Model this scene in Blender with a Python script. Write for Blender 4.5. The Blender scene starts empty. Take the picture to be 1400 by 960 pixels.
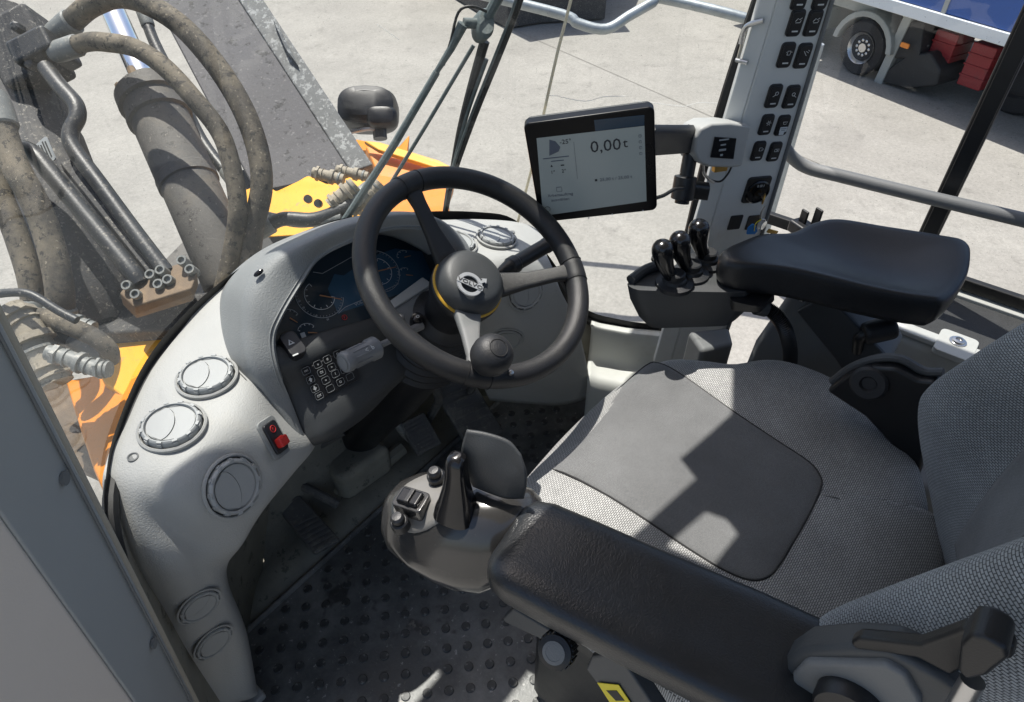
import bpy, bmesh, math, random
from mathutils import Vector, Matrix
from mathutils.bvhtree import BVHTree
random.seed(7)
# ------------------------------------------------------------------ camera
scene = bpy.context.scene
COL = scene.collection
V = Vector
F = 940.0
PITCH, YAW = math.radians(42), math.radians(52)
CAM = V((-0.678, -0.147, 1.474))
FW = V((math.sin(YAW)*math.cos(PITCH), math.cos(YAW)*math.cos(PITCH), -math.sin(PITCH)))
RT = V((math.cos(YAW), -math.sin(YAW), 0))
UP = RT.cross(FW)
cd = bpy.data.cameras.new('camera')
cd.sensor_width = 36.0
cd.lens = 36.0*F/1400.0
cd.clip_start = 0.02
cd.clip_end = 2000
co = bpy.data.objects.new('camera', cd)
COL.objects.link(co)
co.location = CAM
co.rotation_euler = (math.pi/2-PITCH, 0, -YAW)
scene.camera = co
# ------------------------------------------------------------------ sky, sun, exposure
SUN_AZ, SUN_EL = math.radians(21), math.radians(69)      # azimuth from +Y towards +X
w = bpy.data.worlds.new('World')
scene.world = w
w.use_nodes = True
nt = w.node_tree
sky = nt.nodes.new('ShaderNodeTexSky')
sky.sky_type = 'NISHITA'
sky.sun_disc = False
sky.sun_elevation = SUN_EL
sky.sun_rotation = SUN_AZ
sky.dust_density = 2.4
sky.ozone_density = 0.8
bg = nt.nodes['Background']
bg.inputs['Strength'].default_value = 0.125
nt.links.new(sky.outputs['Color'], bg.inputs['Color'])
sd = bpy.data.lights.new('sun', 'SUN')
sd.energy = 5.0
sd.angle = math.radians(0.5)
sd.color = (1.0, 0.955, 0.89)
so = bpy.data.objects.new('sun', sd)
COL.objects.link(so)
sdir = V((math.sin(SUN_AZ)*math.cos(SUN_EL), math.cos(SUN_AZ)*math.cos(SUN_EL), math.sin(SUN_EL)))
so.rotation_euler = sdir.to_track_quat('Z', 'Y').to_euler()
so.location = sdir*30
vs = scene.view_settings
vs.view_transform = 'Standard'
vs.look = 'None'
vs.exposure = 0.5
vs.gamma = 1
vs.use_curve_mapping = False
scene.cycles.transparent_max_bounces = 24
scene.cycles.max_bounces = 8
scene.cycles.caustics_reflective = False
scene.cycles.caustics_refractive = False

# ------------------------------------------------------------------ measuring helpers (photo measurements -> metres)
def ray(px, py):
    return FW + RT*((px-700)/F) - UP*((py-480)/F)
def P(px, py, z=None, x=None, y=None, d=None, pl=None):
    r = ray(px, py)
    if z is not None: return CAM + r*((z-CAM.z)/r.z)
    if x is not None: return CAM + r*((x-CAM.x)/r.x)
    if y is not None: return CAM + r*((y-CAM.y)/r.y)
    if d is not None: return CAM + r*d
    p0, n = pl
    return CAM + r*((p0-CAM).dot(n)/r.dot(n))
def pix(p):
    v = V(p)-CAM
    return 700+F*v.dot(RT)/v.dot(FW), 480-F*v.dot(UP)/v.dot(FW)

def hit(vf, px, py):
    """first point of a surface on the line of sight, with its normal facing the viewer"""
    t = BVHTree.FromPolygons([V(p) for p in vf[0]], vf[1])
    p, n, i, d = t.ray_cast(CAM, ray(px, py).normalized())
    if p is None: return None, V((0, 0, 0))
    if n.dot(FW) > 0: n = -n
    return p, n

# ------------------------------------------------------------------ object helpers
W = {}                       # world matrix of every object made here
def place(o, M=None, parent=None):
    M = M or Matrix()
    COL.objects.link(o)
    W[o.name] = M.copy()
    if parent is not None:
        o.parent = parent
        o.matrix_parent_inverse = W[parent.name].inverted()
        o.matrix_basis = M
    else:
        o.matrix_basis = M
    return o
def thing(name, label, cat, loc, group=None):
    o = bpy.data.objects.new(name, None)
    o.empty_display_size = 0.05
    place(o, Matrix.Translation(V(loc)))
    o['label'] = label; o['category'] = cat
    if group: o['group'] = group
    return o
def tag(o, label=None, cat=None, group=None, kind=None):
    if label: o['label'] = label
    if cat: o['category'] = cat
    if group: o['group'] = group
    if kind: o['kind'] = kind
    return o
def mesh(name, vf, sharp=35):
    v, f = vf[0], vf[1]
    me = bpy.data.meshes.new(name)
    me.from_pydata([tuple(p) for p in v], [], f)
    if len(vf) > 2 and vf[2]:
        ul = me.uv_layers.new(name='UVMap')
        for poly in me.polygons:
            for li, vi in zip(poly.loop_indices, poly.vertices):
                ul.data[li].uv = vf[2][vi]
    bm = bmesh.new(); bm.from_mesh(me)
    bmesh.ops.recalc_face_normals(bm, faces=bm.faces)
    bm.to_mesh(me); bm.free()
    for p in me.polygons: p.use_smooth = True
    me.set_sharp_from_angle(angle=math.radians(sharp))
    return me
def ob(name, vf, m, parent=None, M=None, bevel=0, seg=2, solid=0, off=-1, sub=0, sharp=35):
    me = vf if isinstance(vf, bpy.types.Mesh) else mesh(name, vf, sharp)
    if m is not None and not me.materials: me.materials.append(m)
    o = bpy.data.objects.new(name, me)
    place(o, M, parent)
    if solid:
        s = o.modifiers.new('solid', 'SOLIDIFY'); s.thickness = solid; s.offset = off
    if sub:
        s = o.modifiers.new('sub', 'SUBSURF'); s.levels = sub; s.render_levels = sub
    if bevel:
        b = o.modifiers.new('bevel', 'BEVEL'); b.width = bevel; b.segments = seg
        b.limit_method = 'ANGLE'; b.angle_limit = math.radians(32); b.harden_normals = True
    return o
def join(*parts):
    v, f, uv = [], [], []
    for p in parts:
        n = len(v); v += list(p[0]); f += [tuple(i+n for i in q) for q in p[1]]
    return v, f
def fr(o, n, x=None):
    """matrix with local z along n, local x near x"""
    z = V(n).normalized()
    x = V(x) if x is not None else (V((1, 0, 0)) if abs(z.x) < .9 else V((0, 1, 0)))
    x = (x - z*x.dot(z)).normalized()
    y = z.cross(x)
    M = Matrix((x, y, z)).transposed().to_4x4()
    M.translation = V(o)
    return M
def tr(vf, M):
    return ([M @ V(p) for p in vf[0]],) + tuple(vf[1:])
def box(sx, sy, sz, c=(0, 0, 0)):
    v = [(c[0]+i*sx/2, c[1]+j*sy/2, c[2]+k*sz/2) for i in (-1, 1) for j in (-1, 1) for k in (-1, 1)]
    f = [(0, 1, 3, 2), (4, 6, 7, 5), (0, 4, 5, 1), (2, 3, 7, 6), (0, 2, 6, 4), (1, 5, 7, 3)]
    return v, f
def prism(poly, h0, h1):
    """2D outline extruded in local z"""
    n = len(poly)
    v = [(p[0], p[1], h0) for p in poly] + [(p[0], p[1], h1) for p in poly]
    f = [tuple(range(n))[::-1], tuple(range(n, 2*n))] + [(i, (i+1) % n, n+(i+1) % n, n+i) for i in range(n)]
    return v, f
def prism3(pts, vec):
    """3D outline extruded by a vector"""
    n = len(pts); vec = V(vec)
    v = [V(p) for p in pts] + [V(p)+vec for p in pts]
    f = [tuple(range(n))[::-1], tuple(range(n, 2*n))] + [(i, (i+1) % n, n+(i+1) % n, n+i) for i in range(n)]
    return v, f
def rrect(w, h, r, n=5, cx=0, cy=0):
    out = []
    for qx, qy, a0 in ((1, 1, 0), (-1, 1, 90), (-1, -1, 180), (1, -1, 270)):
        for k in range(n+1):
            a = math.radians(a0+90*k/n)
            out.append((cx+qx*(w/2-r)+r*math.cos(a), cy+qy*(h/2-r)+r*math.sin(a)))
    return out
def circle(r, n=24, cx=0, cy=0):
    return [(cx+r*math.cos(2*math.pi*i/n), cy+r*math.sin(2*math.pi*i/n)) for i in range(n)]
def cr(pts, n, closed=False):
    """Catmull-Rom resample of a list of tuples/vectors to n points"""
    pts = [V(p) if not isinstance(p, Vector) else p for p in pts]
    m = len(pts)
    segs = m if closed else m-1
    out = []
    for i in range(n):
        t = i/(n if closed else n-1)*segs
        k = min(int(t), segs-1); u = t-k
        g = (lambda j: pts[j % m]) if closed else (lambda j: pts[j] if 0 <= j < m else (pts[0]*2-pts[1] if j < 0 else pts[m-1]*2-pts[m-2]))
        p0, p1, p2, p3 = g(k-1), g(k), g(k+1), g(k+2)
        out.append(p1 + (p2-p0)*(u*.5) + (p0*2-p1*5+p2*4-p3)*(u*u*.5) + (p1*3-p0-p2*3+p3)*(u*u*u*.5))
    return out
def crs(vals, n):
    return [p[0] for p in cr([V((a, 0, 0)) for a in vals], n)]
def grid(rows, closed=False):
    nr, nc = len(rows), len(rows[0])
    v = [p for r in rows for p in r]
    uv = []
    mid = rows[nr//2]
    au = [0.0]
    for j in range(1, nc): au.append(au[-1]+(mid[j]-mid[j-1]).length)
    b = 0.0
    for i, r in enumerate(rows):
        if i: b += (r[nc//4]-rows[i-1][nc//4]).length
        for j in range(nc): uv.append((au[j], b))
    f = []
    for i in range(nr-1):
        for j in range(nc-1 if not closed else nc):
            f.append((i*nc+j, i*nc+(j+1) % nc, (i+1)*nc+(j+1) % nc, (i+1)*nc+j))
    return v, f, uv
def patch(rows, nu, nv):
    """smooth surface through rows of points"""
    r1 = [cr(r, nv) for r in rows]
    cols = [cr([r1[i][j] for i in range(len(r1))], nu) for j in range(nv)]
    return grid([[cols[j][i] for j in range(nv)] for i in range(nu)])
def loft(rings, cap=True):
    n = len(rings[0])
    v = [p for r in rings for p in r]
    f = []
    for i in range(len(rings)-1):
        for j in range(n):
            f.append((i*n+j, i*n+(j+1) % n, (i+1)*n+(j+1) % n, (i+1)*n+j))
    if cap:
        f.append(tuple(range(n))[::-1]); f.append(tuple((len(rings)-1)*n+j for j in range(n)))
    return v, f
def tube(pts, r, n=10, k=None, closed=False, cap=True):
    """round tube through points; r a number or list"""
    pts = [V(p) for p in pts]
    rs = r if isinstance(r, (list, tuple)) else [r]*len(pts)
    if k:
        N = k*(len(pts) if closed else len(pts)-1)+(0 if closed else 1)
        if closed: rr = [rs[0]]*N
        else: rr = crs(rs, N)
        pts = cr(pts, N, closed); rs = rr
    m = len(pts)
    rings = []
    t0 = (pts[1]-pts[0]).normalized()
    a = t0.orthogonal().normalized()
    for i, p in enumerate(pts):
        if closed: t = (pts[(i+1) % m]-pts[i-1]).normalized()
        else: t = (pts[min(i+1, m-1)]-pts[max(i-1, 0)]).normalized()
        a = (a-t*a.dot(t)).normalized(); b = t.cross(a)
        rings.append([p+(a*math.cos(2*math.pi*j/n)+b*math.sin(2*math.pi*j/n))*rs[i] for j in range(n)])
    if closed:
        rings.append(rings[0][:])
        return loft(rings, False)
    return loft(rings, cap)
def lathe(prof, n=24):
    """prof: list of (r, z); closed at ends where r==0"""
    v, f = [], []
    for r, z in prof:
        v += [(r*math.cos(2*math.pi*j/n), r*math.sin(2*math.pi*j/n), z) for j in range(n)]
    for i in range(len(prof)-1):
        for j in range(n):
            f.append((i*n+j, i*n+(j+1) % n, (i+1)*n+(j+1) % n, (i+1)*n+j))
    f.append(tuple(range(n))[::-1]); f.append(tuple((len(prof)-1)*n+j for j in range(n)))
    return v, f
def dome(outline, zf, prof, bottom=True):
    """cushion from a closed plan outline: prof = list of (rho, dz); zf(x,y) gives the top height"""
    n = len(outline)
    c = sum((V((p[0], p[1], 0)) for p in outline), V((0, 0, 0)))/n
    v, f = [], []
    for rho, dz in prof:
        for p in outline:
            q = c+(V((p[0], p[1], 0))-c)*rho
            v.append(V((q.x, q.y, zf(q.x, q.y)+dz)))
    for i in range(len(prof)-1):
        for j in range(n):
            f.append((i*n+j, i*n+(j+1) % n, (i+1)*n+(j+1) % n, (i+1)*n+j))
    v.append(V((c.x, c.y, zf(c.x, c.y)+prof[0][1])))
    for j in range(n): f.append((len(v)-1, (j+1) % n, j))
    if bottom: f.append(tuple((len(prof)-1)*n+j for j in range(n)))
    return v, f
def sring(c, ax, ay, hw, hh, n=28, p=3.0, top=None):
    """superellipse ring"""
    out = []
    for j in range(n):
        a = 2*math.pi*j/n
        ca, sa = math.cos(a), math.sin(a)
        x = math.copysign(abs(ca)**(2/p), ca)*hw
        y = math.copysign(abs(sa)**(2/p), sa)*hh
        if top: y += top(x/hw, y/hh)
        out.append(c+ax*x+ay*y)
    return out
def text(body, size, M, m, parent, name='lettering', ext=0.0004, align='CENTER', sx=1.0):
    cu = bpy.data.curves.new(name, 'FONT')
    cu.body = body; cu.size = size; cu.extrude = ext; cu.align_x = align; cu.align_y = 'CENTER'
    cu.resolution_u = 2
    t = bpy.data.objects.new(name, cu)
    COL.objects.link(t)
    dg = bpy.context.evaluated_depsgraph_get()
    me = bpy.data.meshes.new_from_object(t.evaluated_get(dg))
    bpy.data.objects.remove(t)
    me.name = name
    me.materials.clear(); me.materials.append(m)
    o = bpy.data.objects.new(name, me)
    return place(o, M @ Matrix.Diagonal((sx, 1, 1, 1)), parent)

# ------------------------------------------------------------------ materials
def mat(name, col, rough=.5, metal=0.0, var=.12, vs=14, bump=0.0, bs=400, dust=None, spec=.5, coat=0.0, emit=0.0, rv=.1, speck=None, grain=None):
    m = bpy.data.materials.new(name); m.use_nodes = True
    n, l = m.node_tree.nodes, m.node_tree.links
    b = n['Principled BSDF']
    tc = n.new('ShaderNodeTexCoord')
    no = n.new('ShaderNodeTexNoise'); no.inputs['Scale'].default_value = vs; no.inputs['Detail'].default_value = 6
    no.inputs['Roughness'].default_value = .62
    l.new(tc.outputs['Object'], no.inputs['Vector'])
    mx = n.new('ShaderNodeMix'); mx.data_type = 'RGBA'
    c = V(col)
    mx.inputs[6].default_value = tuple(c*(1-var))+(1,)
    mx.inputs[7].default_value = tuple(min(1, a) for a in c*(1+var))+(1,)
    l.new(no.outputs['Fac'], mx.inputs[0])
    out = mx.outputs[2]
    if dust:
        dc, amt, ds = dust
        d = n.new('ShaderNodeTexNoise'); d.inputs['Scale'].default_value = ds; d.inputs['Detail'].default_value = 8
        d.inputs['Roughness'].default_value = .7
        l.new(tc.outputs['Object'], d.inputs['Vector'])
        rp = n.new('ShaderNodeMapRange'); rp.inputs[1].default_value = .62-.35*amt; rp.inputs[2].default_value = .72
        rp.inputs[4].default_value = min(1, .35+amt*.6)
        l.new(d.outputs['Fac'], rp.inputs[0])
        m2 = n.new('ShaderNodeMix'); m2.data_type = 'RGBA'
        l.new(rp.outputs[0], m2.inputs[0]); l.new(out, m2.inputs[6]); m2.inputs[7].default_value = tuple(dc)+(1,)
        out = m2.outputs[2]
    for sk in (speck if isinstance(speck, list) else [speck] if speck else []):
        sc_c, th, ss, am = sk
        d = n.new('ShaderNodeTexNoise'); d.inputs['Scale'].default_value = ss; d.inputs['Detail'].default_value = 4; d.inputs['Roughness'].default_value = .75
        l.new(tc.outputs['Object'], d.inputs['Vector'])
        rp = n.new('ShaderNodeMapRange'); rp.inputs[1].default_value = th; rp.inputs[2].default_value = th+.05; rp.inputs[4].default_value = am
        l.new(d.outputs['Fac'], rp.inputs[0])
        m3 = n.new('ShaderNodeMix'); m3.data_type = 'RGBA'
        l.new(rp.outputs[0], m3.inputs[0]); l.new(out, m3.inputs[6]); m3.inputs[7].default_value = tuple(sc_c)+(1,)
        out = m3.outputs[2]
    l.new(out, b.inputs['Base Color'])
    rr = n.new('ShaderNodeMapRange'); rr.inputs[3].default_value = max(0.02, rough-rv); rr.inputs[4].default_value = min(1, rough+rv)
    l.new(no.outputs['Fac'], rr.inputs[0]); l.new(rr.outputs[0], b.inputs['Roughness'])
    b.inputs['Metallic'].default_value = metal
    b.inputs['Specular IOR Level'].default_value = spec
    b.inputs['Coat Weight'].default_value = coat
    b.inputs['Coat Roughness'].default_value = .12
    if emit:
        l.new(out, b.inputs['Emission Color']); b.inputs['Emission Strength'].default_value = emit
    if bump:
        bn = n.new('ShaderNodeTexNoise'); bn.inputs['Scale'].default_value = bs; bn.inputs['Detail'].default_value = 3
        l.new(tc.outputs['Object'], bn.inputs['Vector'])
        bp = n.new('ShaderNodeBump'); bp.inputs['Strength'].default_value = bump; bp.inputs['Distance'].default_value = .002
        hgt = bn.outputs['Fac']
        if grain:
            bn.inputs['Distortion'].default_value = 1.5
            vo = n.new('ShaderNodeTexVoronoi'); vo.feature = 'DISTANCE_TO_EDGE'; vo.inputs['Scale'].default_value = grain
            ds_ = n.new('ShaderNodeMix'); ds_.data_type = 'VECTOR'; ds_.inputs[0].default_value = .012
            n2 = n.new('ShaderNodeTexNoise'); n2.inputs['Scale'].default_value = 60; l.new(tc.outputs['Object'], n2.inputs['Vector'])
            l.new(tc.outputs['Object'], ds_.inputs[4]); l.new(n2.outputs['Color'], ds_.inputs[5])
            l.new(ds_.outputs[1], vo.inputs['Vector'])
            pw_ = n.new('ShaderNodeMath'); pw_.operation = 'MULTIPLY_ADD'; pw_.inputs[1].default_value = .6
            mn = n.new('ShaderNodeMath'); mn.operation = 'MINIMUM'; mn.inputs[1].default_value = .22; l.new(vo.outputs['Distance'], mn.inputs[0])
            l.new(bn.outputs['Fac'], pw_.inputs[0]); l.new(mn.outputs[0], pw_.inputs[2]); hgt = pw_.outputs[0]
        l.new(hgt, bp.inputs['Height']); l.new(bp.outputs[0], b.inputs['Normal'])
    return m
def fabric(name, dark, light, su, sv, uv=False, rough=.95, swap=None):
    """woven cloth: staggered light stitches on a dark ground"""
    m = bpy.data.materials.new(name); m.use_nodes = True
    n, l = m.node_tree.nodes, m.node_tree.links
    b = n['Principled BSDF']
    tc = n.new('ShaderNodeTexCoord')
    src = tc.outputs['UV' if uv else 'Object']
    wn = n.new('ShaderNodeTexNoise'); wn.inputs['Scale'].default_value = 60; l.new(src, wn.inputs['Vector'])
    mp = n.new('ShaderNodeMapping'); mp.inputs['Scale'].default_value = (su, sv, 1)
    if swap: mp.inputs['Rotation'].default_value = (0, 0, swap)
    l.new(src, mp.inputs['Vector'])
    br = n.new('ShaderNodeTexBrick'); br.inputs['Scale'].default_value = 1; br.offset = .5
    br.inputs['Mortar Size'].default_value = .13; br.inputs['Mortar Smooth'].default_value = .9
    br.inputs['Brick Width'].default_value = 1.0; br.inputs['Row Height'].default_value = .55
    c1 = V(light); br.inputs['Color1'].default_value = tuple(c1)+(1,); br.inputs['Color2'].default_value = tuple(c1*.82)+(1,)
    br.inputs['Mortar'].default_value = tuple(dark)+(1,)
    l.new(mp.outputs[0], br.inputs['Vector'])
    no = n.new('ShaderNodeTexNoise'); no.inputs['Scale'].default_value = 9; no.inputs['Detail'].default_value = 5
    l.new(tc.outputs['Object'], no.inputs['Vector'])
    rp = n.new('ShaderNodeMapRange'); rp.inputs[1].default_value = .3; rp.inputs[2].default_value = .7; rp.inputs[3].default_value = .78; rp.inputs[4].default_value = 1.15
    l.new(no.outputs['Fac'], rp.inputs[0])
    mx = n.new('ShaderNodeMix'); mx.data_type = 'RGBA'; mx.blend_type = 'MULTIPLY'; mx.inputs[0].default_value = 1
    l.new(br.outputs['Color'], mx.inputs[6]); l.new(rp.outputs[0], mx.inputs[7])
    l.new(mx.outputs[2], b.inputs['Base Color'])
    b.inputs['Roughness'].default_value = rough
    b.inputs['Specular IOR Level'].default_value = .15
    b.inputs['Sheen Weight'].default_value = .25
    bp = n.new('ShaderNodeBump'); bp.inputs['Strength'].default_value = .6; bp.inputs['Distance'].default_value = .0012
    l.new(br.outputs['Fac'], bp.inputs['Height']); bp.invert = True
    b0 = n.new('ShaderNodeBump'); b0.inputs['Strength'].default_value = .55; b0.inputs['Distance'].default_value = .012
    l.new(no.outputs['Fac'], b0.inputs['Height']); l.new(b0.outputs[0], bp.inputs['Normal'])
    l.new(bp.outputs[0], b.inputs['Normal'])
    return m
def glass(name, tint=(.93, .96, .94), dirt=.06, haze=.0, scale=1.0, smear=.05):
    m = bpy.data.materials.new(name); m.use_nodes = True
    n, l = m.node_tree.nodes, m.node_tree.links
    n.remove(n['Principled BSDF'])
    out = n['Material Output']
    t = n.new('ShaderNodeBsdfTransparent'); t.inputs[0].default_value = tuple(tint)+(1,)
    g = n.new('ShaderNodeBsdfGlossy'); g.inputs['Roughness'].default_value = .02
    fz = n.new('ShaderNodeLayerWeight'); fz.inputs[0].default_value = .5
    p5 = n.new('ShaderNodeMath'); p5.operation = 'POWER'; p5.inputs[1].default_value = 5; l.new(fz.outputs['Facing'], p5.inputs[0])
    ml = n.new('ShaderNodeMath'); ml.operation = 'MULTIPLY_ADD'; ml.inputs[1].default_value = .85; ml.inputs[2].default_value = .055
    l.new(p5.outputs[0], ml.inputs[0])
    m1 = n.new('ShaderNodeMixShader'); l.new(ml.outputs[0], m1.inputs[0]); l.new(t.outputs[0], m1.inputs[1]); l.new(g.outputs[0], m1.inputs[2])
    d = n.new('ShaderNodeBsdfDiffuse'); d.inputs[0].default_value = (.55, .53, .48, 1)
    tc = n.new('ShaderNodeTexCoord')
    sp = n.new('ShaderNodeTexNoise'); sp.inputs['Scale'].default_value = 260*scale; sp.inputs['Detail'].default_value = 2
    l.new(tc.outputs['Object'], sp.inputs['Vector'])
    r1 = n.new('ShaderNodeMapRange'); r1.inputs[1].default_value = .69; r1.inputs[2].default_value = .73; r1.inputs[4].default_value = .32
    l.new(sp.outputs['Fac'], r1.inputs[0])
    sm = n.new('ShaderNodeTexNoise'); sm.inputs['Scale'].default_value = 5; sm.inputs['Detail'].default_value = 4; sm.inputs['Distortion'].default_value = 1.2
    l.new(tc.outputs['Object'], sm.inputs['Vector'])
    r2 = n.new('ShaderNodeMapRange'); r2.inputs[1].default_value = .42; r2.inputs[2].default_value = .75; r2.inputs[3].default_value = haze; r2.inputs[4].default_value = haze+smear
    l.new(sm.outputs['Fac'], r2.inputs[0])
    mp = n.new('ShaderNodeMapping'); mp.inputs['Scale'].default_value = (16, 16, 1.6); mp.inputs['Rotation'].default_value = (.35, .5, .3)
    l.new(tc.outputs['Object'], mp.inputs['Vector'])
    sk = n.new('ShaderNodeTexNoise'); sk.inputs['Scale'].default_value = 2.2; sk.inputs['Detail'].default_value = 6; sk.inputs['Roughness'].default_value = .7
    l.new(mp.outputs[0], sk.inputs['Vector'])
    r3 = n.new('ShaderNodeMapRange'); r3.inputs[1].default_value = .58; r3.inputs[2].default_value = .8; r3.inputs[4].default_value = smear*2.6
    l.new(sk.outputs['Fac'], r3.inputs[0])
    a3 = n.new('ShaderNodeMath'); a3.operation = 'ADD'; l.new(r2.outputs[0], a3.inputs[0]); l.new(r3.outputs[0], a3.inputs[1]); r2 = a3
    ad = n.new('ShaderNodeMath'); ad.operation = 'MAXIMUM'; l.new(r1.outputs[0], ad.inputs[0]); l.new(r2.outputs[0], ad.inputs[1])
    m2 = n.new('ShaderNodeMixShader'); l.new(ad.outputs[0], m2.inputs[0]); l.new(m1.outputs[0], m2.inputs[1]); l.new(d.outputs[0], m2.inputs[2])
    l.new(m2.outputs[0], out.inputs['Surface'])
    return m
def concrete():
    m = bpy.data.materials.new('yard concrete'); m.use_nodes = True
    n, l = m.node_tree.nodes, m.node_tree.links
    b = n['Principled BSDF']; tc = n.new('ShaderNodeTexCoord')
    def noise(s, d=8, r=.6):
        q = n.new('ShaderNodeTexNoise'); q.inputs['Scale'].default_value = s; q.inputs['Detail'].default_value = d; q.inputs['Roughness'].default_value = r
        l.new(tc.outputs['Object'], q.inputs['Vector']); return q.outputs['Fac']
    cr_ = n.new('ShaderNodeValToRGB')
    cr_.color_ramp.elements[0].position = .3; cr_.color_ramp.elements[0].color = (.258, .248, .226, 1)
    cr_.color_ramp.elements[1].position = .72; cr_.color_ramp.elements[1].color = (.322, .310, .282, 1)
    l.new(noise(1.1, 10, .65), cr_.inputs[0])
    sp = n.new('ShaderNodeMapRange'); sp.inputs[1].default_value = .36; sp.inputs[2].default_value = .66; sp.inputs[3].default_value = .83; sp.inputs[4].default_value = 1.13
    l.new(noise(38, 5, .8), sp.inputs[0])
    s3 = n.new('ShaderNodeMapRange'); s3.inputs[1].default_value = .56; s3.inputs[2].default_value = .74; s3.inputs[3].default_value = 1.0; s3.inputs[4].default_value = .74
    l.new(noise(4.5, 6, .7), s3.inputs[0])
    mm = n.new('ShaderNodeMath'); mm.operation = 'MULTIPLY'; l.new(sp.outputs[0], mm.inputs[0]); l.new(s3.outputs[0], mm.inputs[1])
    mx = n.new('ShaderNodeMix'); mx.data_type = 'RGBA'; mx.blend_type = 'MULTIPLY'; mx.inputs[0].default_value = 1
    l.new(cr_.outputs[0], mx.inputs[6]); l.new(mm.outputs[0], mx.inputs[7]); l.new(mx.outputs[2], b.inputs['Base Color'])
    b.inputs['Roughness'].default_value = .9; b.inputs['Specular IOR Level'].default_value = .2
    bp = n.new('ShaderNodeBump'); bp.inputs['Strength'].default_value = .25; bp.inputs['Distance'].default_value = .004
    l.new(noise(90, 4, .7), bp.inputs['Height']); l.new(bp.outputs[0], b.inputs['Normal'])
    return m
DUST = (.30, .26, .20)
M_ground = concrete()
M_dash = mat('dash grey plastic', (.395, .398, .385), .6, var=.06, vs=4, bump=.42, bs=420, dust=((.46, .44, .385), .14, 5), speck=[((.25, .24, .22), .66, 40, .35), ((.54, .52, .48), .66, 120, .4)])
M_dash2 = mat('hood grey plastic', (.225, .235, .235), .55, var=.09, vs=5, bump=.45, bs=420, dust=((.33, .315, .28), .2, 7), speck=[((.42, .40, .37), .64, 110, .4), ((.14, .14, .135), .66, 30, .35)])
M_vent = mat('vent grey plastic', (.36, .37, .365), .5, var=.06, vs=20, bump=.15, bs=500, speck=((.46, .45, .42), .64, 120, .4))
M_console = mat('console dark grey plastic', (.048, .051, .053), .5, var=.15, vs=9, bump=.25, bs=600, speck=((.14, .13, .115), .66, 150, .35))
M_panel = mat('side panel grey plastic', (.17, .175, .175), .6, var=.1, vs=7, bump=.25, bs=500, dust=((.25, .23, .2), .15, 8))
M_black = mat('black plastic', (.012, .0125, .014), .40, var=.25, vs=30, bump=.15, bs=700, speck=((.07, .065, .06), .66, 160, .35))
M_soft = mat('soft black rubber', (.016, .0165, .018), .5, var=.25, vs=22, bump=.25, bs=500, speck=((.08, .075, .065), .64, 120, .3))
M_gloss = mat('gloss black plastic', (.007, .007, .008), .18, var=.2, vs=30, coat=.15, rv=.06, speck=((.07, .065, .06), .66, 130, .3))
M_rim = mat('wheel rim rubber', (.017, .017, .018), .43, var=.3, vs=26, bump=.35, bs=900, dust=((.06, .057, .05), .14, 18), speck=((.10, .095, .085), .62, 300, .3))
M_stalk = mat('stalk grey plastic', (.19, .195, .2), .4, var=.15, vs=20, bump=.1, bs=500, speck=((.32, .31, .29), .66, 150, .4))
M_key = mat('switch black', (.018, .018, .02), .35, var=.1, vs=60)
M_print = mat('white print', (.62, .63, .62), .6, var=.03)
M_printdim = mat('grey print', (.33, .35, .36), .6, var=.03)
M_orange_print = mat('orange needle', (.42, .19, .075), .5, var=.03)
M_red = mat('red plastic', (.62, .03, .025), .35, var=.08)
M_redprint = mat('red print', (.5, .03, .03), .5, var=.02)
M_screen_sky = mat('cluster screen sky tint', (.035, .085, .135), .13, var=.2, vs=5, coat=.3)  # blue colour stands in for sky reflected in the display
M_cluster = mat('cluster face', (.020, .033, .045), .16, var=.25, vs=6, coat=.3)
M_steel = mat('steel', (.55, .55, .55), .3, metal=1, var=.1, vs=40)
M_chrome = mat('chrome', (.82, .85, .9), .07, metal=1, var=.02, rv=.02)
M_badge = mat('badge silver', (.55, .56, .57), .38, metal=.55, var=.08, rv=.08, vs=80)
M_yellow = mat('yellow ring plastic', (.55, .32, .03), .45, var=.06)
M_pillar = mat('pillar trim', (.66, .67, .65), .5, var=.04, vs=5, bump=.08, bs=600, dust=((.52, .48, .42), .1, 6))
M_pillarL = mat('door pillar trim', (.40, .41, .40), .5, var=.06, vs=3, bump=.08, bs=600, speck=((.50, .49, .47), .66, 45, .3))
M_pillarL_bounce = mat('door pillar bounce-lit beige', (.68, .61, .54), .5, var=.06, vs=3, bump=.08, bs=600, speck=((.5, .46, .42), .66, 45, .3))  # lighter beige paints in the ground light bounced onto this face
M_seal = mat('rubber seal', (.012, .012, .012), .55, var=.3, vs=30, dust=((.10, .09, .07), .15, 20))
M_floor = mat('rubber floor', (.10, .104, .103), .45, var=.5, vs=5, bump=.4, bs=120, dust=((.42, .42, .40), .5, 3.2), rv=.25, speck=[((.56, .55, .52), .62, 55, .55), ((.035, .035, .034), .58, 5.5, .75), ((.30, .28, .24), .64, 18, .6)])
M_floord = mat('dusty footwell', (.25, .24, .20), .75, var=.45, vs=8, bump=.4, bs=150, dust=((.36, .335, .265), .35, 8), speck=[((.10, .098, .085), .60, 26, .7), ((.03, .03, .03), .64, 10, .6)])
M_pedal = mat('pedal rubber', (.10, .10, .097), .6, var=.4, vs=30, dust=((.30, .28, .235), .3, 22), speck=((.38, .36, .31), .62, 110, .5))
M_leather = mat('armrest vinyl', (.019, .0205, .0225), .34, var=.35, vs=14, bump=.26, bs=150, grain=260, spec=.6, dust=((.055, .05, .042), .16, 11), rv=.14)
M_leather2 = mat('armrest foam', (.013, .014, .016), .38, var=.15, vs=20, bump=.22, bs=520)
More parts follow.
